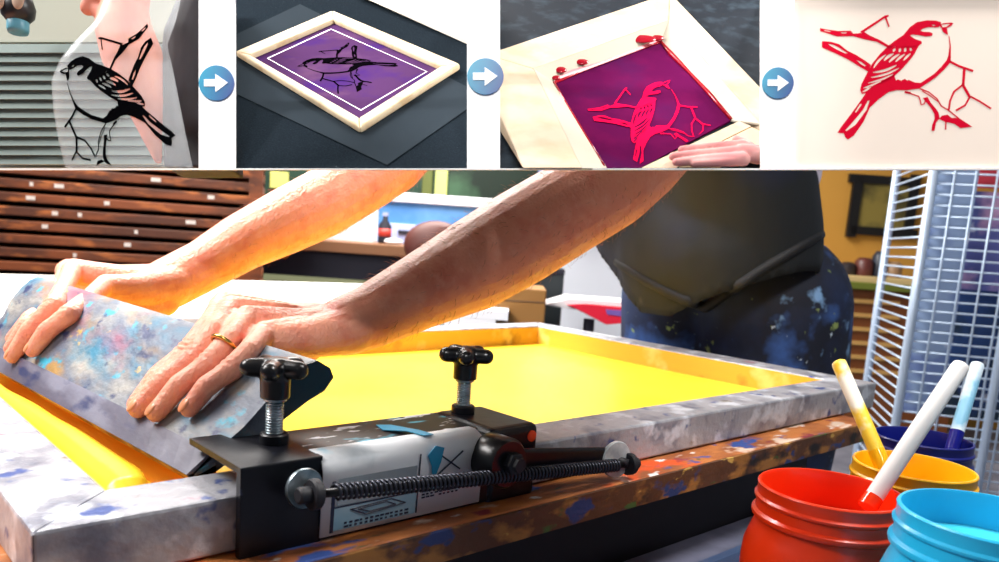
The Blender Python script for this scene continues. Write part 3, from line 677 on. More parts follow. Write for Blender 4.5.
# red and white tapered board on a black stand
t_p = 2.62; c0 = rf(at(590, 310, t_p))
t = thing('sleeve_board', 'red and white tapered board on a black stand left of the apron', 'board', tuple(BM @ V((c0.x, c0.y, FL))))
k = t_p/FPX
WD = V((FH.x, FH.y, 0))*.16
def wedge(pts, off, dep, name, m): MB().prism([BM @ V((c0.x+x*k, c0.y+off, c0.z+z*k)) for x, z in pts], WD*dep).build(name, m, t, bevel=.003)
wedge([(-47, 4), (-24, 12), (38, 12), (38, 6), (-20, 1)], -.07, 1, 'white_pad', mat('white_red_pad', (240, 236, 238), .6))
wedge([(-26, 6), (-4, -3), (14, -11), (34, -8), (37, 7), (-8, 8)], -.085, .9, 'red_board', mat('red_plastic', (226, 34, 60), .4))
wedge([(12, 4), (31, 4), (31, -2), (14, -1)], -.088, .012, 'lilac_patch', mat('lilac_patch', (120, 90, 170), .5))
MB().tube([BM @ V((c0.x, c0.y, FL+.02)), BM @ V((c0.x, c0.y, c0.z-.03))], .018, 12).build('stand', navyd, t)
MB().lathe([(.16, 0), (.16, .015), (.03, .025)], BM @ V((c0.x, c0.y, FL)), 24).build('stand_base', navyd, t)
# right: framed picture on the ochre wall, counter, drawers
blk = mat('black_frame', (18, 16, 16), .5)
t = thing('wall_picture', 'black framed picture on the ochre wall', 'picture', tuple(BM @ rf(at(884, 205, 4.97))))
for b_ in ((851, 176, 860, 236), (908, 176, 917, 236), (851, 176, 917, 184), (851, 228, 917, 236)): rb(MB(), *b_, 4.96, .03).build('frame', blk, t)
rb(MB(), 858, 182, 910, 230, 4.975, .02).build('print', mat('olive_print', (140, 124, 60), .4, noise_col=((84, 76, 40)), nscale=6), t)
simple('counter', 'cream-topped counter with dark items against the ochre wall', 'counter', [('counter_top', 838, 279, 960, 285, 4.3, .6, mat('cream_counter', (214, 188, 130), .6)), ('green_edge', 838, 285, 960, 292, 4.29, .06, mat('olive_edge', (110, 120, 40), .6)), ('counter_body', 842, 292, 958, 440, 4.33, .55, mat('brown_counter', (120, 66, 24), .6))])
for i in range(6): rb(MB(), 846, 300+i*14, 900, 304+i*14, 4.32, .02).build('drawer_edge', mat('pale_wood_edge', (206, 160, 90), .6), bpy.data.objects['counter'])
for i, (px, r, h, c_) in enumerate(((846, .045, .07, (40, 34, 40)), (862, .05, .10, (90, 44, 40)), (877, .04, .14, (36, 44, 60)), (892, .045, .09, (150, 120, 90)))):
    p = BM @ V((rf(at(px, 279, 4.45)).x, rf(at(px, 279, 4.45)).y, rf(at(899, 279, 4.3)).z))
    tag(MB().lathe([(r*.9, 0), (r, .01), (r, h*.8), (r*.6, h), (r*.3, h*1.02)], p, 20).build('canister', mat('canister_%d' % i, c_, .4), None, True, auto=50),
        ['low dark canister at the left of the counter', 'reddish brown canister on the counter', 'tall slate canister on the counter', 'tan canister at the right of the counter'][i], 'canister', 'canisters on the counter')
# wire drying rack on the right
wire = mat('pale_blue_wire', (196, 214, 236), .35, .3)
tR = thing('wire_rack', 'tall pale wire drying rack hung with prints on the right', 'rack', tuple(BM @ V((rf(at(950, 300, 2.0)).x, rf(at(950, 300, 2.0)).y, FL)))
           )
dR = 1.95; kR = dR/FPX
c0 = rf(at(960, 290, dR)); RK = BM @ Matrix.Translation(c0) @ Matrix.Rotation(math.radians(-14), 4, 'Z')
XL, XR = -40*kR, 130*kR; ZB, ZT = (c0.z-FL)*-1, .62
for side in ((XL, 0), (XR, 0), (XL, .42), (XR, .42), ((XL+XR)/2, 0)): MB().tube([RK @ V((side[0], side[1], ZB)), RK @ V((side[0], side[1], ZT))], .011, 10).build('post', wire, tR, True)
z = ZT-.01; nw = 0
while z > ZB+.15:
    MB().tube([RK @ V((XL, .42, z)), RK @ V((XL, 0, z)), RK @ V((XR, 0, z)), RK @ V((XR, .42, z))], .0026, 6).build('wire_shelf_rim', wire, tR, True)
    mb = MB()
    z -= 10.5*kR; nw += 1
    if nw > 48: break
for x in [XL+(XR-XL)*i/9 for i in range(1, 9)]: MB().tube([RK @ V((x, -.003, ZB+.2)), RK @ V((x, -.003, ZT))], .0026, 6).build('upright_wire', wire, tR, True)
# printed sheets lying behind the wires
for i, (x0, x1, z0, z1, y, c_, c2, lb) in enumerate(((-.085, .015, -.32, .60, .05, (150, 172, 206), (120, 140, 190), 'pale blue print hanging at the left of the wire rack'),
        (.02, .13, .00, .245, .10, (92, 96, 160), (206, 160, 196), 'lilac blue print in the upper part of the wire rack'),
        (.03, .30, -.34, .02, .16, (34, 66, 120), (24, 44, 60), 'deep blue print low in the wire rack'),
        (.13, .30, .05, .28, .12, (130, 136, 170), (60, 96, 140), 'pale grey print at the right of the wire rack'),
        (-.01, .30, .262, .50, .20, (206, 56, 70), (160, 30, 50), 'red print at the top of the wire rack'))):
    o = MB().box((x0, y, z0), (x1, y+.004, z1), RK).build('print_sheet', mat('print_%d' % i, c_, .6, noise_col=[(c2, 9, .5, .6), ((230, 232, 240), 14, .62, .68)]))
    tag(o, lb, 'print', 'prints in the wire rack')

# ================================================================== DISPLAY BOARD WITH FOUR PICTURE BOXES
struct(MB().box((-4, -2, 1.95), (4, 5.6, 2.0), BM), 'ceiling', mat('white_ceiling', (236, 236, 232), .8))
DB = .5
FW = V(FWD); RG = V(RGT); DN = V(DWN)
def pp(px, py, w=0.): return at(px, py, DB+w)
def slab(mb, px0, py0, px1, py1, w0, w1):
    q = [pp(px0, py0), pp(px1, py0), pp(px1, py1), pp(px0, py1)]
    return mb.hexa([p+FW*w1 for p in q], [p+FW*w0 for p in q])
PT, PBm = -3, 168.4
t = thing('display_board', 'white hanging board with four picture boxes above the bench', 'display board', tuple(pp(500, 170)))
board = t
mb = MB()
slab(mb, -40, -30, 1040, PT, 0, .002); slab(mb, -40, PBm, 1040, 169.6, 0, .002)
for x0, x1 in ((-40, -14), (198.7, 235), (467, 500), (761, 794.3), (1016, 1040)): slab(mb, x0, PT, x1, PBm, 0, .002)
mb.build('front_panel', M['white'], t)
for x0, x1 in ((-38, -16), (203, 231), (477, 484), (765, 791), (1018, 1038)):
    dp = .30 if 0 < x0 < 900 else .05
    a_ = [pp(x0, PT, .002), pp(x1, PT, .002), pp(x1, 160, .002), pp(x0, 160, .002)]; b_ = [pp(x0, PT, dp), pp(x1, PT, dp), pp(x1, 30 if dp > .1 else 140, dp), pp(x0, 30 if dp > .1 else 140, dp)]
    MB().hexa(b_, a_).build('divider_block', M['white'], t)
for x in (60, 940):
    q = pp(x, -28, .001); MB().tube([q, V((q.x, q.y, 1.95))], .0025, 10).build('hanging_rod', M['zinc'], t)

# ---- arrow badges
def grad_mat():
    m = mat('blue_badge_gradient', (20, 130, 190), .4); nt = m.node_tree; b = nt.nodes['Principled BSDF']
    g = nt.nodes.new('ShaderNodeTexCoord'); r = nt.nodes.new('ShaderNodeValToRGB'); s_ = nt.nodes.new('ShaderNodeSeparateXYZ')
    nt.links.new(g.outputs['UV'], s_.inputs[0]); nt.links.new(s_.outputs[0], r.inputs[0]); nt.links.new(r.outputs[0], b.inputs['Base Color'])
    r.color_ramp.elements[0].color = lin((6, 142, 176)); r.color_ramp.elements[1].color = lin((4, 58, 128)); return m
GM = grad_mat()
for cx, cy, r, lb in ((217, 83.5, 17.6, 'blue round badge with white arrow between the film and purple screen pictures'), (485.5, 77, 18.2, 'blue round badge with white arrow between the two screen frame pictures'), (777.6, 83.5, 15.6, 'blue round badge with white arrow beside the red bird print')):
    t = thing('arrow_badge', lb, 'arrow badge', tuple(pp(cx, cy)), 'blue arrow badges on the display board')
    c_ = [pp(cx+r*math.cos(2*math.pi*i/48), cy+r*math.sin(2*math.pi*i/48)) for i in range(48)]
    o = MB().prism(c_, -FW*.0012).build('disc', GM, t)
    uv = o.data.uv_layers.new(name='UVMap'); c0_ = pp(cx, cy)
    for lp in o.data.loops:
        d = o.data.vertices[lp.vertex_index].co-c0_; uv.data[lp.index].uv = (.5+(d.dot(RG)+.4*d.dot(DN))/(r*.5/FPX)*.46, .5)
    s_ = r/17.6
    ar = [(cx+x*s_, cy+y*s_) for x, y in ((-12, -3.3), (-.7, -3.3), (-.7, -8.6), (11.6, 0), (-.7, 9.4), (-.7, 3.6), (-12, 3.6))]
    MB().prism([pp(*p) - FW*.0012 for p in ar], -FW*.0005).build('arrow', M['white'], t)

# ---- the bird drawing: outlines in the plane of the finished print
def sc(pts, k, x, y): return [(x+a_*k, y+b_*k) for a_, b_ in pts]
BIRD = []      # list of [outer, hole, hole ...]
BIRD.append([[(820, 28), (826.2, 29.3), (838.6, 31), (851, 30.6), (853, 33.7), (861, 33), (864.5, 32), (870, 35.5), (878.5, 39.3), (889, 45.5), (887.2, 47.3), (877, 41.7), (864.8, 39.3), (853, 36.1), (837.4, 36.4), (828.7, 33.7), (820.5, 31.2)],
             [(824, 29.9), (831, 31.2), (830, 32.0), (824.5, 31)], [(853.8, 31.6), (859, 31.2), (858, 32.6), (854.5, 33)][::1] if False else [(841, 32.4), (847, 32.2), (846, 33.4), (841.5, 33.4)]])
BIRD.append([[(860, 31.8), (884.7, 15.6), (888.4, 14.7), (889, 16.2), (886.6, 17.5), (889.7, 26.2), (888.4, 27.4), (886, 20.6), (884.7, 18.1), (862.5, 33)]])
BIRD.append([[(822, 41.1), (831.2, 41.7), (839.3, 44.2), (847.3, 50.5), (856, 54.8), (864.8, 60.4), (871, 64.8), (868.5, 71.6), (859.8, 66.7), (849.8, 60.4), (838.6, 54.8), (822, 47.4)],
             [(828, 43.6), (834, 45), (839, 47.5), (847.4, 53.0), (845.5, 53.6), (837, 49.6), (830, 45.6)], [(856.5, 60), (861, 61.6), (866, 65.6), (864.6, 66.4), (860, 63.6)]])
HEAD = [(430, 85), (390, 74), (330, 72), (260, 85), (210, 120), (165, 175), (120, 205), (60, 250), (40, 275), (70, 268), (95, 255), (130, 262), (190, 265), (240, 262), (270, 252), (295, 235), (290, 218), (250, 205), (225, 190), (210, 178), (230, 172), (270, 176), (320, 186), (365, 182), (372, 165), (350, 155), (300, 152), (285, 145), (300, 132), (340, 120), (385, 122), (415, 120), (425, 105)]
BIRD.append([sc(HEAD, .1423, 880, 10), sc([(362, 106), (376, 102), (392, 108), (378, 113)], .1423, 880, 10)])
BIRD.append([sc([(418, 100), (455, 91), (498, 88), (516, 92), (502, 110), (470, 127), (445, 132), (425, 122)], .1423, 880, 10), sc([(432, 103), (480, 97), (492, 101), (466, 118), (440, 121)], .1423, 880, 10)])
BIRD.append([sc([(433, 128), (470, 126), (478, 175), (455, 165), (440, 148)], .1423, 880, 10)])
BIRD.append([[(948.6, 36), (949.4, 36), (950.9, 46), (950.9, 59.5), (948.4, 56), (949.6, 46)]])
BIRD.append([[(873, 85.5), (883.4, 80.5), (890, 77), (894, 74.5), (896, 80.5), (898, 79.3), (901, 80.6), (905, 78.8), (907, 80.4), (909, 79.9), (915, 82.5), (920.5, 82.9), (925.5, 79.7), (934, 74), (941, 67), (946.9, 59.8), (948.3, 55.5), (951, 59), (950.2, 62.7), (944, 69.8), (935.5, 77.6), (924, 85.4), (918.8, 88.6), (906, 90.3), (897, 90), (888.8, 92), (879.4, 98.7), (870, 107.4), (863.4, 122), (854, 135.4), (848, 139.4), (845.4, 137.4), (844, 133.4), (837.4, 132.7), (840.7, 127.4), (850, 115.4), (862, 98.7), (866.7, 92)],
             [(869.6, 100.5), (866.5, 110), (855.8, 124.5), (846.4, 131.2), (845.4, 130.2), (854, 120.7), (863.4, 109.2), (867.8, 100.8)], [(860.5, 103.5), (862, 104.3), (856, 112.6), (855, 112)]])
def leaf(a_, b_, wd, bend=0.):
    a_, b_ = np.array(a_), np.array(b_); d = b_-a_; n = np.array([-d[1], d[0]])/np.hypot(*d)
    L = []; R_ = []
    for i in range(7):
        s = i/6; c = a_+d*s+n*bend*math.sin(math.pi*s); h = wd/2*math.sin(math.pi*min(max(.08+.84*s, 0), 1))**.7
        L.append(tuple(c+n*h)); R_.append(tuple(c-n*h))
    return L+R_[::-1]
WING = [(888.5, 45.6), (896, 47), (905, 46), (912, 46.2), (919, 45.4), (914.5, 54), (909, 61), (902, 69), (894.5, 76), (888, 81), (874, 86), (866.7, 93), (862, 94), (860.2, 90), (861.5, 84), (865.5, 76), (872, 64), (880, 54)]
BIRD.append([WING]+[leaf(*a_) for a_ in (((895.4, 48.3), (893, 51.6), 2.4), ((900.5, 48.2), (899.2, 52), 2.6), ((905.5, 47.8), (905, 51.8), 2.6), ((910.5, 47.8), (911, 51), 2.4),
        ((893.5, 53.6), (884, 60.6), 2.8, .8), ((899.5, 54), (889, 62.2), 2.6, .6), ((905, 54), (895.6, 61.8), 2.4, .5), ((910.6, 53.4), (903.5, 60.4), 2.2, .3),
        ((886, 54.5), (873.6, 68), 2.2, 1.2), ((896.5, 65), (873, 72.4), 2.6, -1.6), ((899, 68), (871, 77.4), 2.2, -1.6), ((893, 74.2), (868, 83), 2.0, -1.0), ((881, 81.2), (863.6, 88), 2.4, -.6), ((871, 86.6), (862.6, 92), 2.0, -.3))])
C4 = lambda pts: sc(pts, .16, 890, 50)
BIRD.append([C4([(515, 480), (440, 488), (400, 460), (345, 449), (318, 436), (308, 428), (325, 410), (360, 404), (385, 424), (430, 424), (465, 447)])])
BIRD.append([C4([(205, 300), (235, 293), (255, 330), (290, 370), (305, 395), (310, 428), (288, 455), (278, 505), (260, 505), (263, 470), (280, 430), (278, 400), (255, 360), (225, 325)])])
def rib(pts, wd):
    P_ = [np.array(p) for p in pts]; L = []; R_ = []
    for i, p in enumerate(P_):
        d = P_[min(i+1, len(P_)-1)]-P_[max(i-1, 0)]; n = np.array([-d[1], d[0]])/np.hypot(*d)*wd/2; L.append(tuple(p+n)); R_.append(tuple(p-n))
    return [L+R_[::-1]]
for pts, wd in ((((100, 262), (140, 276), (180, 290), (190, 318), (195, 343), (215, 335), (226, 303)), 8), (((185, 240), (240, 262), (295, 305), (320, 350), (360, 372), (430, 428)), 8), (((200, 255), (250, 285), (300, 322)), 6), (((350, 445), (348, 497)), 9), (((92, 262), (130, 270)), 14),
               (((372, 70), (430, 100), (520, 131)), 14), (((465, 118), (462, 160), (458, 218)), 17), (((458, 215), (400, 260), (375, 320), (368, 374)), 12), (((452, 212), (480, 260), (502, 300)), 17), (((500, 292), (470, 345), (412, 378)), 12), (((503, 290), (560, 320), (632, 366)), 11)):
    BIRD.append([C4(q) for q in rib(pts, wd)])
def bird(to3, m, name, parent, fn=None, clip=None, label=None):
    """lays the drawing down through to3(x, y), keeping triangles inside clip"""
    mb = MB()
    for loops in BIRD:
        ps, ts = MB().poly(loops)
        q = [fn(*p) if fn else p for p in ps]
        ts = [t_ for t_ in ts if clip is None or all(clip(*q[i]) for i in t_)]
        used = sorted({i for t_ in ts for i in t_}); ix = {j: k for k, j in enumerate(used)}
        if ts: mb.add([to3(*q[i]) for i in used], [tuple(ix[i] for i in t_) for t_ in ts])
    o = mb.build(name, m, parent)
    return o
def affine(src, dst):
    A_ = np.array([[x, y, 1] for x, y in src]); S, *_ = np.linalg.lstsq(A_, np.array(dst), rcond=None)
    return lambda x, y: tuple(np.array([x, y, 1]) @ S)
def homog(src, dst):
    rows = []; rhs = []
    for (x, y), (u, v) in zip(src, dst):
        rows += [[x, y, 1, 0, 0, 0, -u*x, -u*y], [0, 0, 0, x, y, 1, -v*x, -v*y]]; rhs += [u, v]
    h = np.linalg.lstsq(np.array(rows), np.array(rhs), rcond=None)[0]
    def f(x, y):
        w_ = h[6]*x+h[7]*y+1; return ((h[0]*x+h[1]*y+h[2])/w_, (h[3]*x+h[4]*y+h[5])/w_)
    return f

# ---- picture 4: finished print
t = thing('paper_print', 'cream paper sheet printed with a red bird on a branch', 'print', tuple(pp(905, 168, .01)))
slab(MB(), 791.5, PT-4, 1018, 167.2, .0022, .0036).build('paper', mat('cream_paper', (250, 233, 218), .8, spec=.2), t)
bird(lambda x, y: pp(x, y)+FW*.0020, mat('crimson_print_ink', (214, 2, 44), .8, spec=.05), 'printed_bird', t, lambda x, y: (500+(x-500)*1.004, 365+(y-365)*1.004))

# ---- picture 1: hand holding the printed film in front of a shutter
W1 = .22
t = thing('louvre_shutter', 'grey-green louvred shutter below a pale ledge in the film picture', 'shutter', tuple(pp(90, 168, W1)))
mb = MB()
def wq(x0, y0, x1, y1, w0, w1): return [pp(x0, y0, w0), pp(x1, y0, w0), pp(x1, y1, w1), pp(x0, y1, w1)]
gl = mat('grey_green_slats', (112, 126, 122), .7, spec=.2)
for i in range(14):
    y = 44+i*9.3
    q = wq(-22, y, 200, min(y+8.6, 167), W1, W1-.0035)
    if y < 164: mb.hexa([p+FW*.003 for p in q], q)
mb.build('slats', gl, t)
slab_ = wq(-24, 40, 200, 167.5, W1+.012, W1+.012); MB().hexa([p+FW*.004 for p in slab_], slab_).build('backing', mat('dark_green_grey_backing', (100, 112, 110), .7), t)
q = wq(-24, -12, 200, 42, W1+.006, W1+.002); MB().hexa([p+FW*.004 for p in q], q).build('pale_panel', mat('pale_green_white', (178, 182, 168), .9, spec=.1), t)
t = thing('bottle', 'dark bottle with a blue base before the pale wall, top left', 'bottle', tuple(pp(20, 33, W1-.03)))
kx = (DB+W1-.03)/FPX
ub = -DN
MB().lathe([(9*kx, 0), (10*kx, 3*kx), (10*kx, 11*kx), (8*kx, 14*kx)], pp(18, 33, W1-.03), 28, ub).build('base', mat('teal_blue_glaze', (86, 150, 170), .4), t, True)
MB().lathe([(10*kx, 0), (15*kx, 6*kx), (16*kx, 14*kx), (13*kx, 24*kx), (8*kx, 34*kx)], pp(18, 22, W1-.03), 28, ub).build('body', mat('black_glaze', (26, 24, 28), .4), t, True)
for dx in (-10, 9): MB().ellipsoid(pp(18+dx, 6, W1-.03)-FW*15*kx, 6*kx, 3*kx, 10*kx, Matrix((RG, FW, ub)).transposed()).build('tan_patch', mat('tan_patch', (176, 150, 130), .5), t, True)
K1 = lambda w_: (DB+w_)/FPX
mb = MB()
for c_ in ([(126, -14, 24), (125, 6, 22), (124, 30, 27), (132, 55, 29), (143, 100, 19), (152, 136, 10), (158, 160, 4)],
           [(124, -4, 12), (104, -6, 9.5), (92, 2, 8.5), (88, 8, 7.5)], [(122, 14, 13), (106, 16, 10.5), (98, 10, 8)], [(128, -8, 11), (106, -12, 9), (95, -6, 8)]):
    mb.chain([pp(x, y, .115) for x, y, r in c_], [r*K1(.115) for x, y, r in c_])
p1 = remeshed(mb, 'person', mat('fair_skin', (196, 132, 108), .6, spec=.2, noise_col=((188, 116, 98)), nscale=30, sss=.1), .0011, 6)
tag(p1, 'person in a black top holding up the clear film, hand and forearm in view', 'person')
mb = MB(); c_ = [(221, -12, 28), (209, 42, 41), (212, 104, 47), (205, 116, 40)]
c_ = [(208, -12, 22), (196, 42, 31), (198, 100, 35), (198, 118, 35)]
mb.chain([pp(x, y, .165) for x, y, r in c_], [r*K1(.165) for x, y, r in c_])
q = [pp(163, 100, .155), pp(228, 100, .155), pp(228, 167, .135), pp(163, 167, .135)]; mb.hexa([p+FW*.04 for p in q], q)
top1 = remeshed(mb, 'black_top', mat('black_jersey', (30, 28, 32), .8, noise_col=((46, 44, 50)), nscale=14, stretch=(3, 3, .6)), .0016, 6, p1)
def fx(y): return np.interp(y, [-6, 14, 22, 40, 58, 80, 110, 140, 168], [106, 98, 94, 76, 61, 51.5, 53.5, 58.5, 65.5])
def fr(y): return np.interp(y, [-6, 20, 45, 70, 131, 168], [182, 176, 167, 173, 185, 193])
def fw(x, y):
    s = (x-fx(y)); return .05+.003*max(0, 1-s/9)**2-.003*math.sin(s/40)
film = mat('clear_film', (226, 232, 236), .2, alpha=.15, spec=.6)
t = thing('film_positive', 'clear plastic film printed with a black bird, held up by a hand', 'film', tuple(pp(120, 167, .05)))
vs = []; rows = list(np.linspace(-6, 167.5, 40)); nc = 24
for y in rows:
    for k in range(nc+1): x = fx(y)+(fr(y)-fx(y))*(k/nc)**1.4; vs.append(pp(x, y, fw(x, y)))
fs = [(i*(nc+1)+k, i*(nc+1)+k+1, (i+1)*(nc+1)+k+1, (i+1)*(nc+1)+k) for i in range(len(rows)-1) for k in range(nc)]
o = MB().add(vs, fs).build('film_sheet', film, t, True); sm = o.modifiers.new('s', 'SOLIDIFY'); sm.thickness = .0003; sm.offset = 0
src = [(953, 23), (841, 136), (821, 29), (888, 16), (950, 60), (822, 44), (991, 108), (961, 60)]
d1 = [(60, 72), (174, 139), (148, 25), (97.5, 36), (76, 108), (152, 42), (104, 172), (74, 124)]
a1 = affine(src[:6], d1[:6]); a1 = affine(src[:6], d1[:6])
bird(lambda x, y: pp(x, y, fw(x, y)-.0010), mat('black_film_ink', (6, 6, 8), 1., spec=0.), 'printed_bird', t, a1, lambda x, y: y < 168)

# ---- picture 2: purple screen on a slate table
def cam_n(n): return (RG*n[0]+DN*n[1]+FW*n[2]).normalized()
n2 = cam_n((-.021, -.791, -.612)); P2 = pp(350, 168.6, .010)
def pl2(x, y, h): return on_plane(x, y, P2+n2*h, n2)
def sheet(px, pl, h0, h1):
    n = len(px); up = [pl(x, y, h1) for x, y in px]; lo = [pl(x, y, h0) if y > 150 or y < 0 else p-(n2 if pl is pl2 else n3)*(h1-h0) for (x, y), p in zip(px, up)]
    ts = tessellate_polygon([up]); fs = [tuple(t_) for t_ in ts]+[tuple(i+n for i in reversed(t_)) for t_ in ts]+[(i, (i+1) % n, (i+1) % n+n, i+n) for i in range(n)]
    return MB().add(up+lo, fs)
slate = mat('speckled_slate_cloth', (24, 30, 36), 1., spec=0., noise_col=[((34, 42, 48), 900, .45, .65), ((130, 140, 148), 260, .72, .76)])
t = tag(sheet([(232.5, 168.6), (474, 168.6), (474, -6), (232.5, -6)], pl2, -.004, 0).build('table_surface', slate), 'dark speckled slate tabletop under the purple screen', 'table top')
t = tag(sheet([(232.5, 92), (387, 165), (474, 104), (474, 90), (300, 4), (232.5, 36)], pl2, .0001, .0007).build('paper_sheet', mat('charcoal_paper', (44, 51, 57), 1., spec=0.)), 'smooth charcoal paper lying under the purple screen frame', 'paper')
t = tag(sheet([(358, -5), (474, 42), (474, -5)], pl2, .0005, .005).build('white_sheet', mat('cream_board', (246, 238, 226), .7)), 'cream board at the far corner of the slate table', 'board')
HF = .0062
wf = mat('pale_pine', (214, 194, 162), .7, spec=.1, noise_col=[((202, 174, 136), 60, .5, .65), ((120, 60, 110), 60, .70, .74)], stretch=(1, 1, 1))
t = thing('wooden_screen', 'small pine screen frame with purple mesh and black bird', 'screen frame', tuple(pl2(350, 80, 0)))
OU = [(235.5, 51), (332.5, 10), (460, 63.5), (359.6, 127)]; IN = [(250.5, 54.5), (333.5, 19.0), (441, 65.5), (359.2, 117)]
for i in range(4):
    j = (i+1) % 4; q = [pl2(*OU[i], HF), pl2(*OU[j], HF), pl2(*IN[j], HF), pl2(*IN[i], HF)]
    MB().hexa([p-n2*(HF-.0009) for p in q], q).build('frame_rail', wf, t, bevel=.0016, seg=3)
iq = [pl2(*p, HF)-n2*(HF-.0016) for p in IN]; MB().prism(iq, n2*.0004).build('mesh', mat('purple_emulsion_mesh', (74, 46, 84), 1., spec=0., noise_col=[((60, 34, 98), 30, .5, .7), ((92, 62, 92), 24, .55, .7)]), t)
def pm(x, y): return pl2(x, y, .0022)
RC = [(331, 28.7), (427.5, 71.6), (361, 110.6), (267, 58.3)]; c0 = (346.5, 67.4)
mb = MB()
for i in range(4):
    a_, b_ = RC[i], RC[(i+1) % 4]; sh_ = lambda p: (c0[0]+(p[0]-c0[0])*.985, c0[1]+(p[1]-c0[1])*.98)
    mb.prism([pm(*a_), pm(*b_), pm(*sh_(b_)), pm(*sh_(a_))], n2*.0001)
mb.build('white_outline', mat('white_line', (226, 206, 224), .5), t)
d2 = [(298.8, 67), (398, 65), (348, 42.5), (319, 50.5), (320.5, 74.8), (356, 45.5), (338, 93.5), (357.5, 90.5)]
src2 = [(953, 23), (841, 136), (821, 29), (888, 16), (950, 60), (822, 44), (991, 108), (972, 127)]
bird(pm, mat('black_stencil', (6, 4, 8), 1., spec=0.), 'bird_stencil', t, homog(src2, d2))

# ---- picture 3: pulling crimson ink through the screen
n3 = cam_n((.04, -.713, -.70)); P3 = pp(630, 168.4, .016)
def pl3(x, y, h): return on_plane(x, y, P3+n3*h, n3)
bx = (486.5, 772.5)
t = tag(sheet([(bx[0], 168.5), (bx[1], 168.5), (bx[1], -6), (bx[0], -6)], pl3, -.004, 0).build('table_surface', mat('dark_slate_top', (20, 27, 36), .7, spec=.15, noise_col=[((44, 56, 66), 60, .5, .7), ((140, 160, 170), 240, .73, .77)])), 'dark slate tabletop under the crimson screen', 'table top')
H3 = .012
pine = mat('cream_pine', (202, 186, 164), .7, spec=.1, noise_col=((192, 172, 146)), nscale=40)
t = thing('wooden_screen', 'large cream frame with magenta mesh and wet red ink, partly cropped', 'screen frame', tuple(pl3(610, 100, 0)))
for q in ([(486.8, 54.4), (670, -7), (669, 20), (533.6, 68.5)], [(486.8, 54.4), (533.6, 68.5), (582, 168), (523, 168), (500, 115), (486.8, 82.7)], [(670, -7), (772, 99.7), (772, 134.3), (669, 20)]):
    sheet(q, pl3, .0006, H3).build('frame_rail', pine, t, bevel=.001)
mesh_px = [(554, 82.5), (661, 42), (731, 120), (640, 168), (607, 168)]
sheet(mesh_px, pl3, .0004, .002).build('mesh', mat('magenta_mesh', (78, 14, 58), 1., spec=0., noise_col=[((92, 16, 62), 40, .45, .7), ((66, 22, 66), 24, .55, .75)]), t)
innr = [(533.6, 68.5), (669, 20), (764, 124)]; low = [(554, 82.5), (661, 42), (731, 120)]
wm = mat('grey_cream_lining', (186, 178, 162), .7, spec=.2)
for i in (0, 1):
    q = [pl3(*innr[i], H3-.0002), pl3(*innr[i+1], H3-.0002), pl3(*low[i+1], .002), pl3(*low[i], .002)]
    MB().hexa([p-n3*.0012 for p in q], q).build('inner_lining', wm, t)
q = [pl3(533.6, 68.5, H3-.0002), pl3(582, 168, H3-.0002), pl3(607, 168, .002), pl3(554, 82.5, .002)]; MB().hexa([p-n3*.0012 for p in q], q).build('inner_lining', wm, t)
crim = mat('wet_crimson_ink', (150, 4, 28), .15)
mb = MB(); mb.tube([pl3(*p, .0026) for p in ((604, 166), (585, 135), (566, 103), (554, 83), (590, 68), (630, 52.5), (661, 42), (672, 55), (690, 73), (708, 92), (731, 119))], [.0008, .0011, .0009, .0013, .0009, .0010, .0014, .0022, .0012, .0016, .0012], 8)
mb.build('ink_bead', crim, t, True)
mb = MB()
Rw = Matrix((RG, (n3+FW*-.6).normalized().cross(RG).normalized(), (n3-FW*.6).normalized())).transposed()
def wallp(x, y): # point on the lining below the top rail
    s = np.interp(x, [533.6, 669], [0, 1]); yt = 68.5-48.5*s; yl = np.interp(x, [554, 661], [82.5, 42]); f_ = min(max((y-yt)/(yl-yt), 0), 1)
    return pl3(x, y, H3*(1-f_)+.002*f_+.0006)
for x, y, rx, ry in ((642, 39, 15, 5.5), (657, 38, 8, 4), (582, 62, 6.5, 3.6), (561, 70, 5.5, 4), (556, 78, 4, 3)):
    MB().ellipsoid(wallp(x, y), rx*K1(.12), ry*K1(.12)*1.1, .0012, Rw).build('ink_blob', crim, t, True)
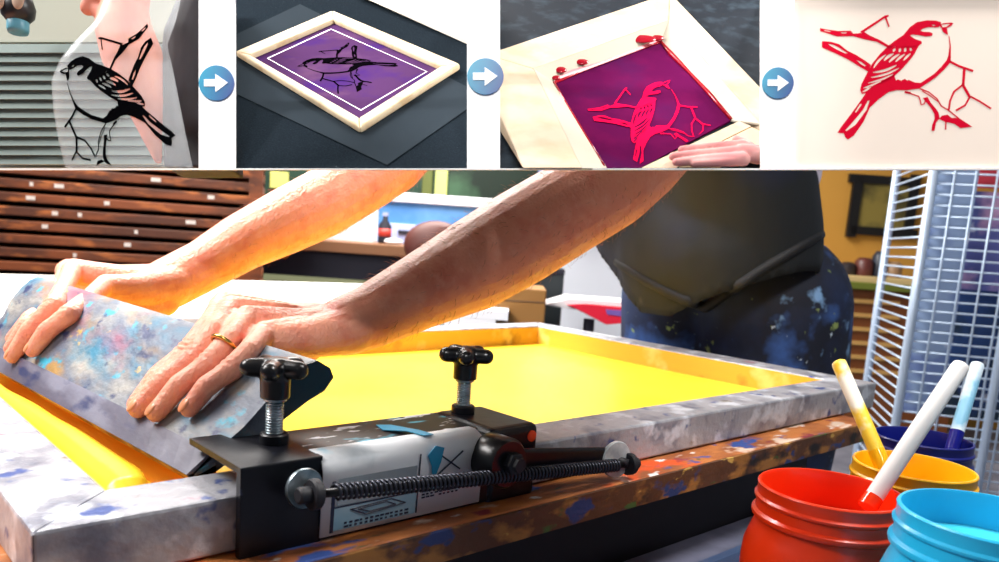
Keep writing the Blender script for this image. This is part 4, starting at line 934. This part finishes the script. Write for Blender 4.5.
q = [wallp(556, 78), wallp(572, 70), wallp(600, 62.5), wallp(628, 52), wallp(659, 39), pl3(661, 42, .0028), pl3(554, 82.5, .0028)]
MB().prism(q, n3*.0004).build('ink_smear', mat('pink_ink_smear', (196, 92, 100), .4), t)
d3 = [(671.5, 79), (586, 109.5), (627.5, 86.5), (592.8, 117.5), (682, 106), (636, 145), (661, 127), (638, 172), (719, 126)]
src3 = [(953, 23), (821, 29), (888, 15), (822, 44), (950, 60), (861, 92), (920, 83), (845, 137), (991, 108)]
def inm(x, y): return y < 166.5 and (y-120)*(640-731)-(168-120)*(x-731) > 120
bird(lambda x, y: pl3(x, y, .0026), mat('bright_pink_ink', (206, 12, 62), 1., spec=0.), 'bird_stencil', t, affine(src3, d3), inm)
t = thing('hand_squeegee', 'pale wooden squeegee dragged across the crimson screen by a hand', 'squeegee', tuple(pl3(720, 150, .004)))
sheet([(641, 168), (739, 121), (751, 126), (700, 152), (676, 168)], pl3, .0032, .008).build('blade_holder', pine, t, bevel=.0006)
sheet([(690, 157), (752, 126.5), (770, 136), (770, 150), (736, 160), (720, 167.5), (678, 167.5)], pl3, .0034, .0105).build('handle', mat('pale_maple', (216, 188, 150), .6, spec=.2), t, bevel=.0008)
mb = MB()
for c_ in ([(742, 146, 6.5), (706, 147.5, 4.6), (682, 150, 4.2)], [(742, 152, 6.5), (702, 154, 4.8), (673, 156.5, 4.2)], [(742, 158, 6.2), (704, 159.5, 4.6), (676, 162.2, 3.8)], [(744, 160, 6), (716, 162.4, 4.2), (694, 163.6, 3.4)], [(742, 152, 8), (756, 154, 9.5), (776, 156, 9)], [(750, 148, 6), (744, 142, 4.6), (736, 139, 4)]):
    mb.chain([pl3(x, y, .0125+.001*(r > 6)) for x, y, r in c_], [r*K1(.03) for x, y, r in c_])
hand3 = remeshed(mb, 'person', mat('pink_skin', (206, 150, 144), .6, spec=.2, noise_col=((196, 126, 126)), nscale=50, sss=.1), .0008, 4)
tag(hand3, 'person whose bare hand rests on the pale wooden squeegee of the crimson screen', 'person')
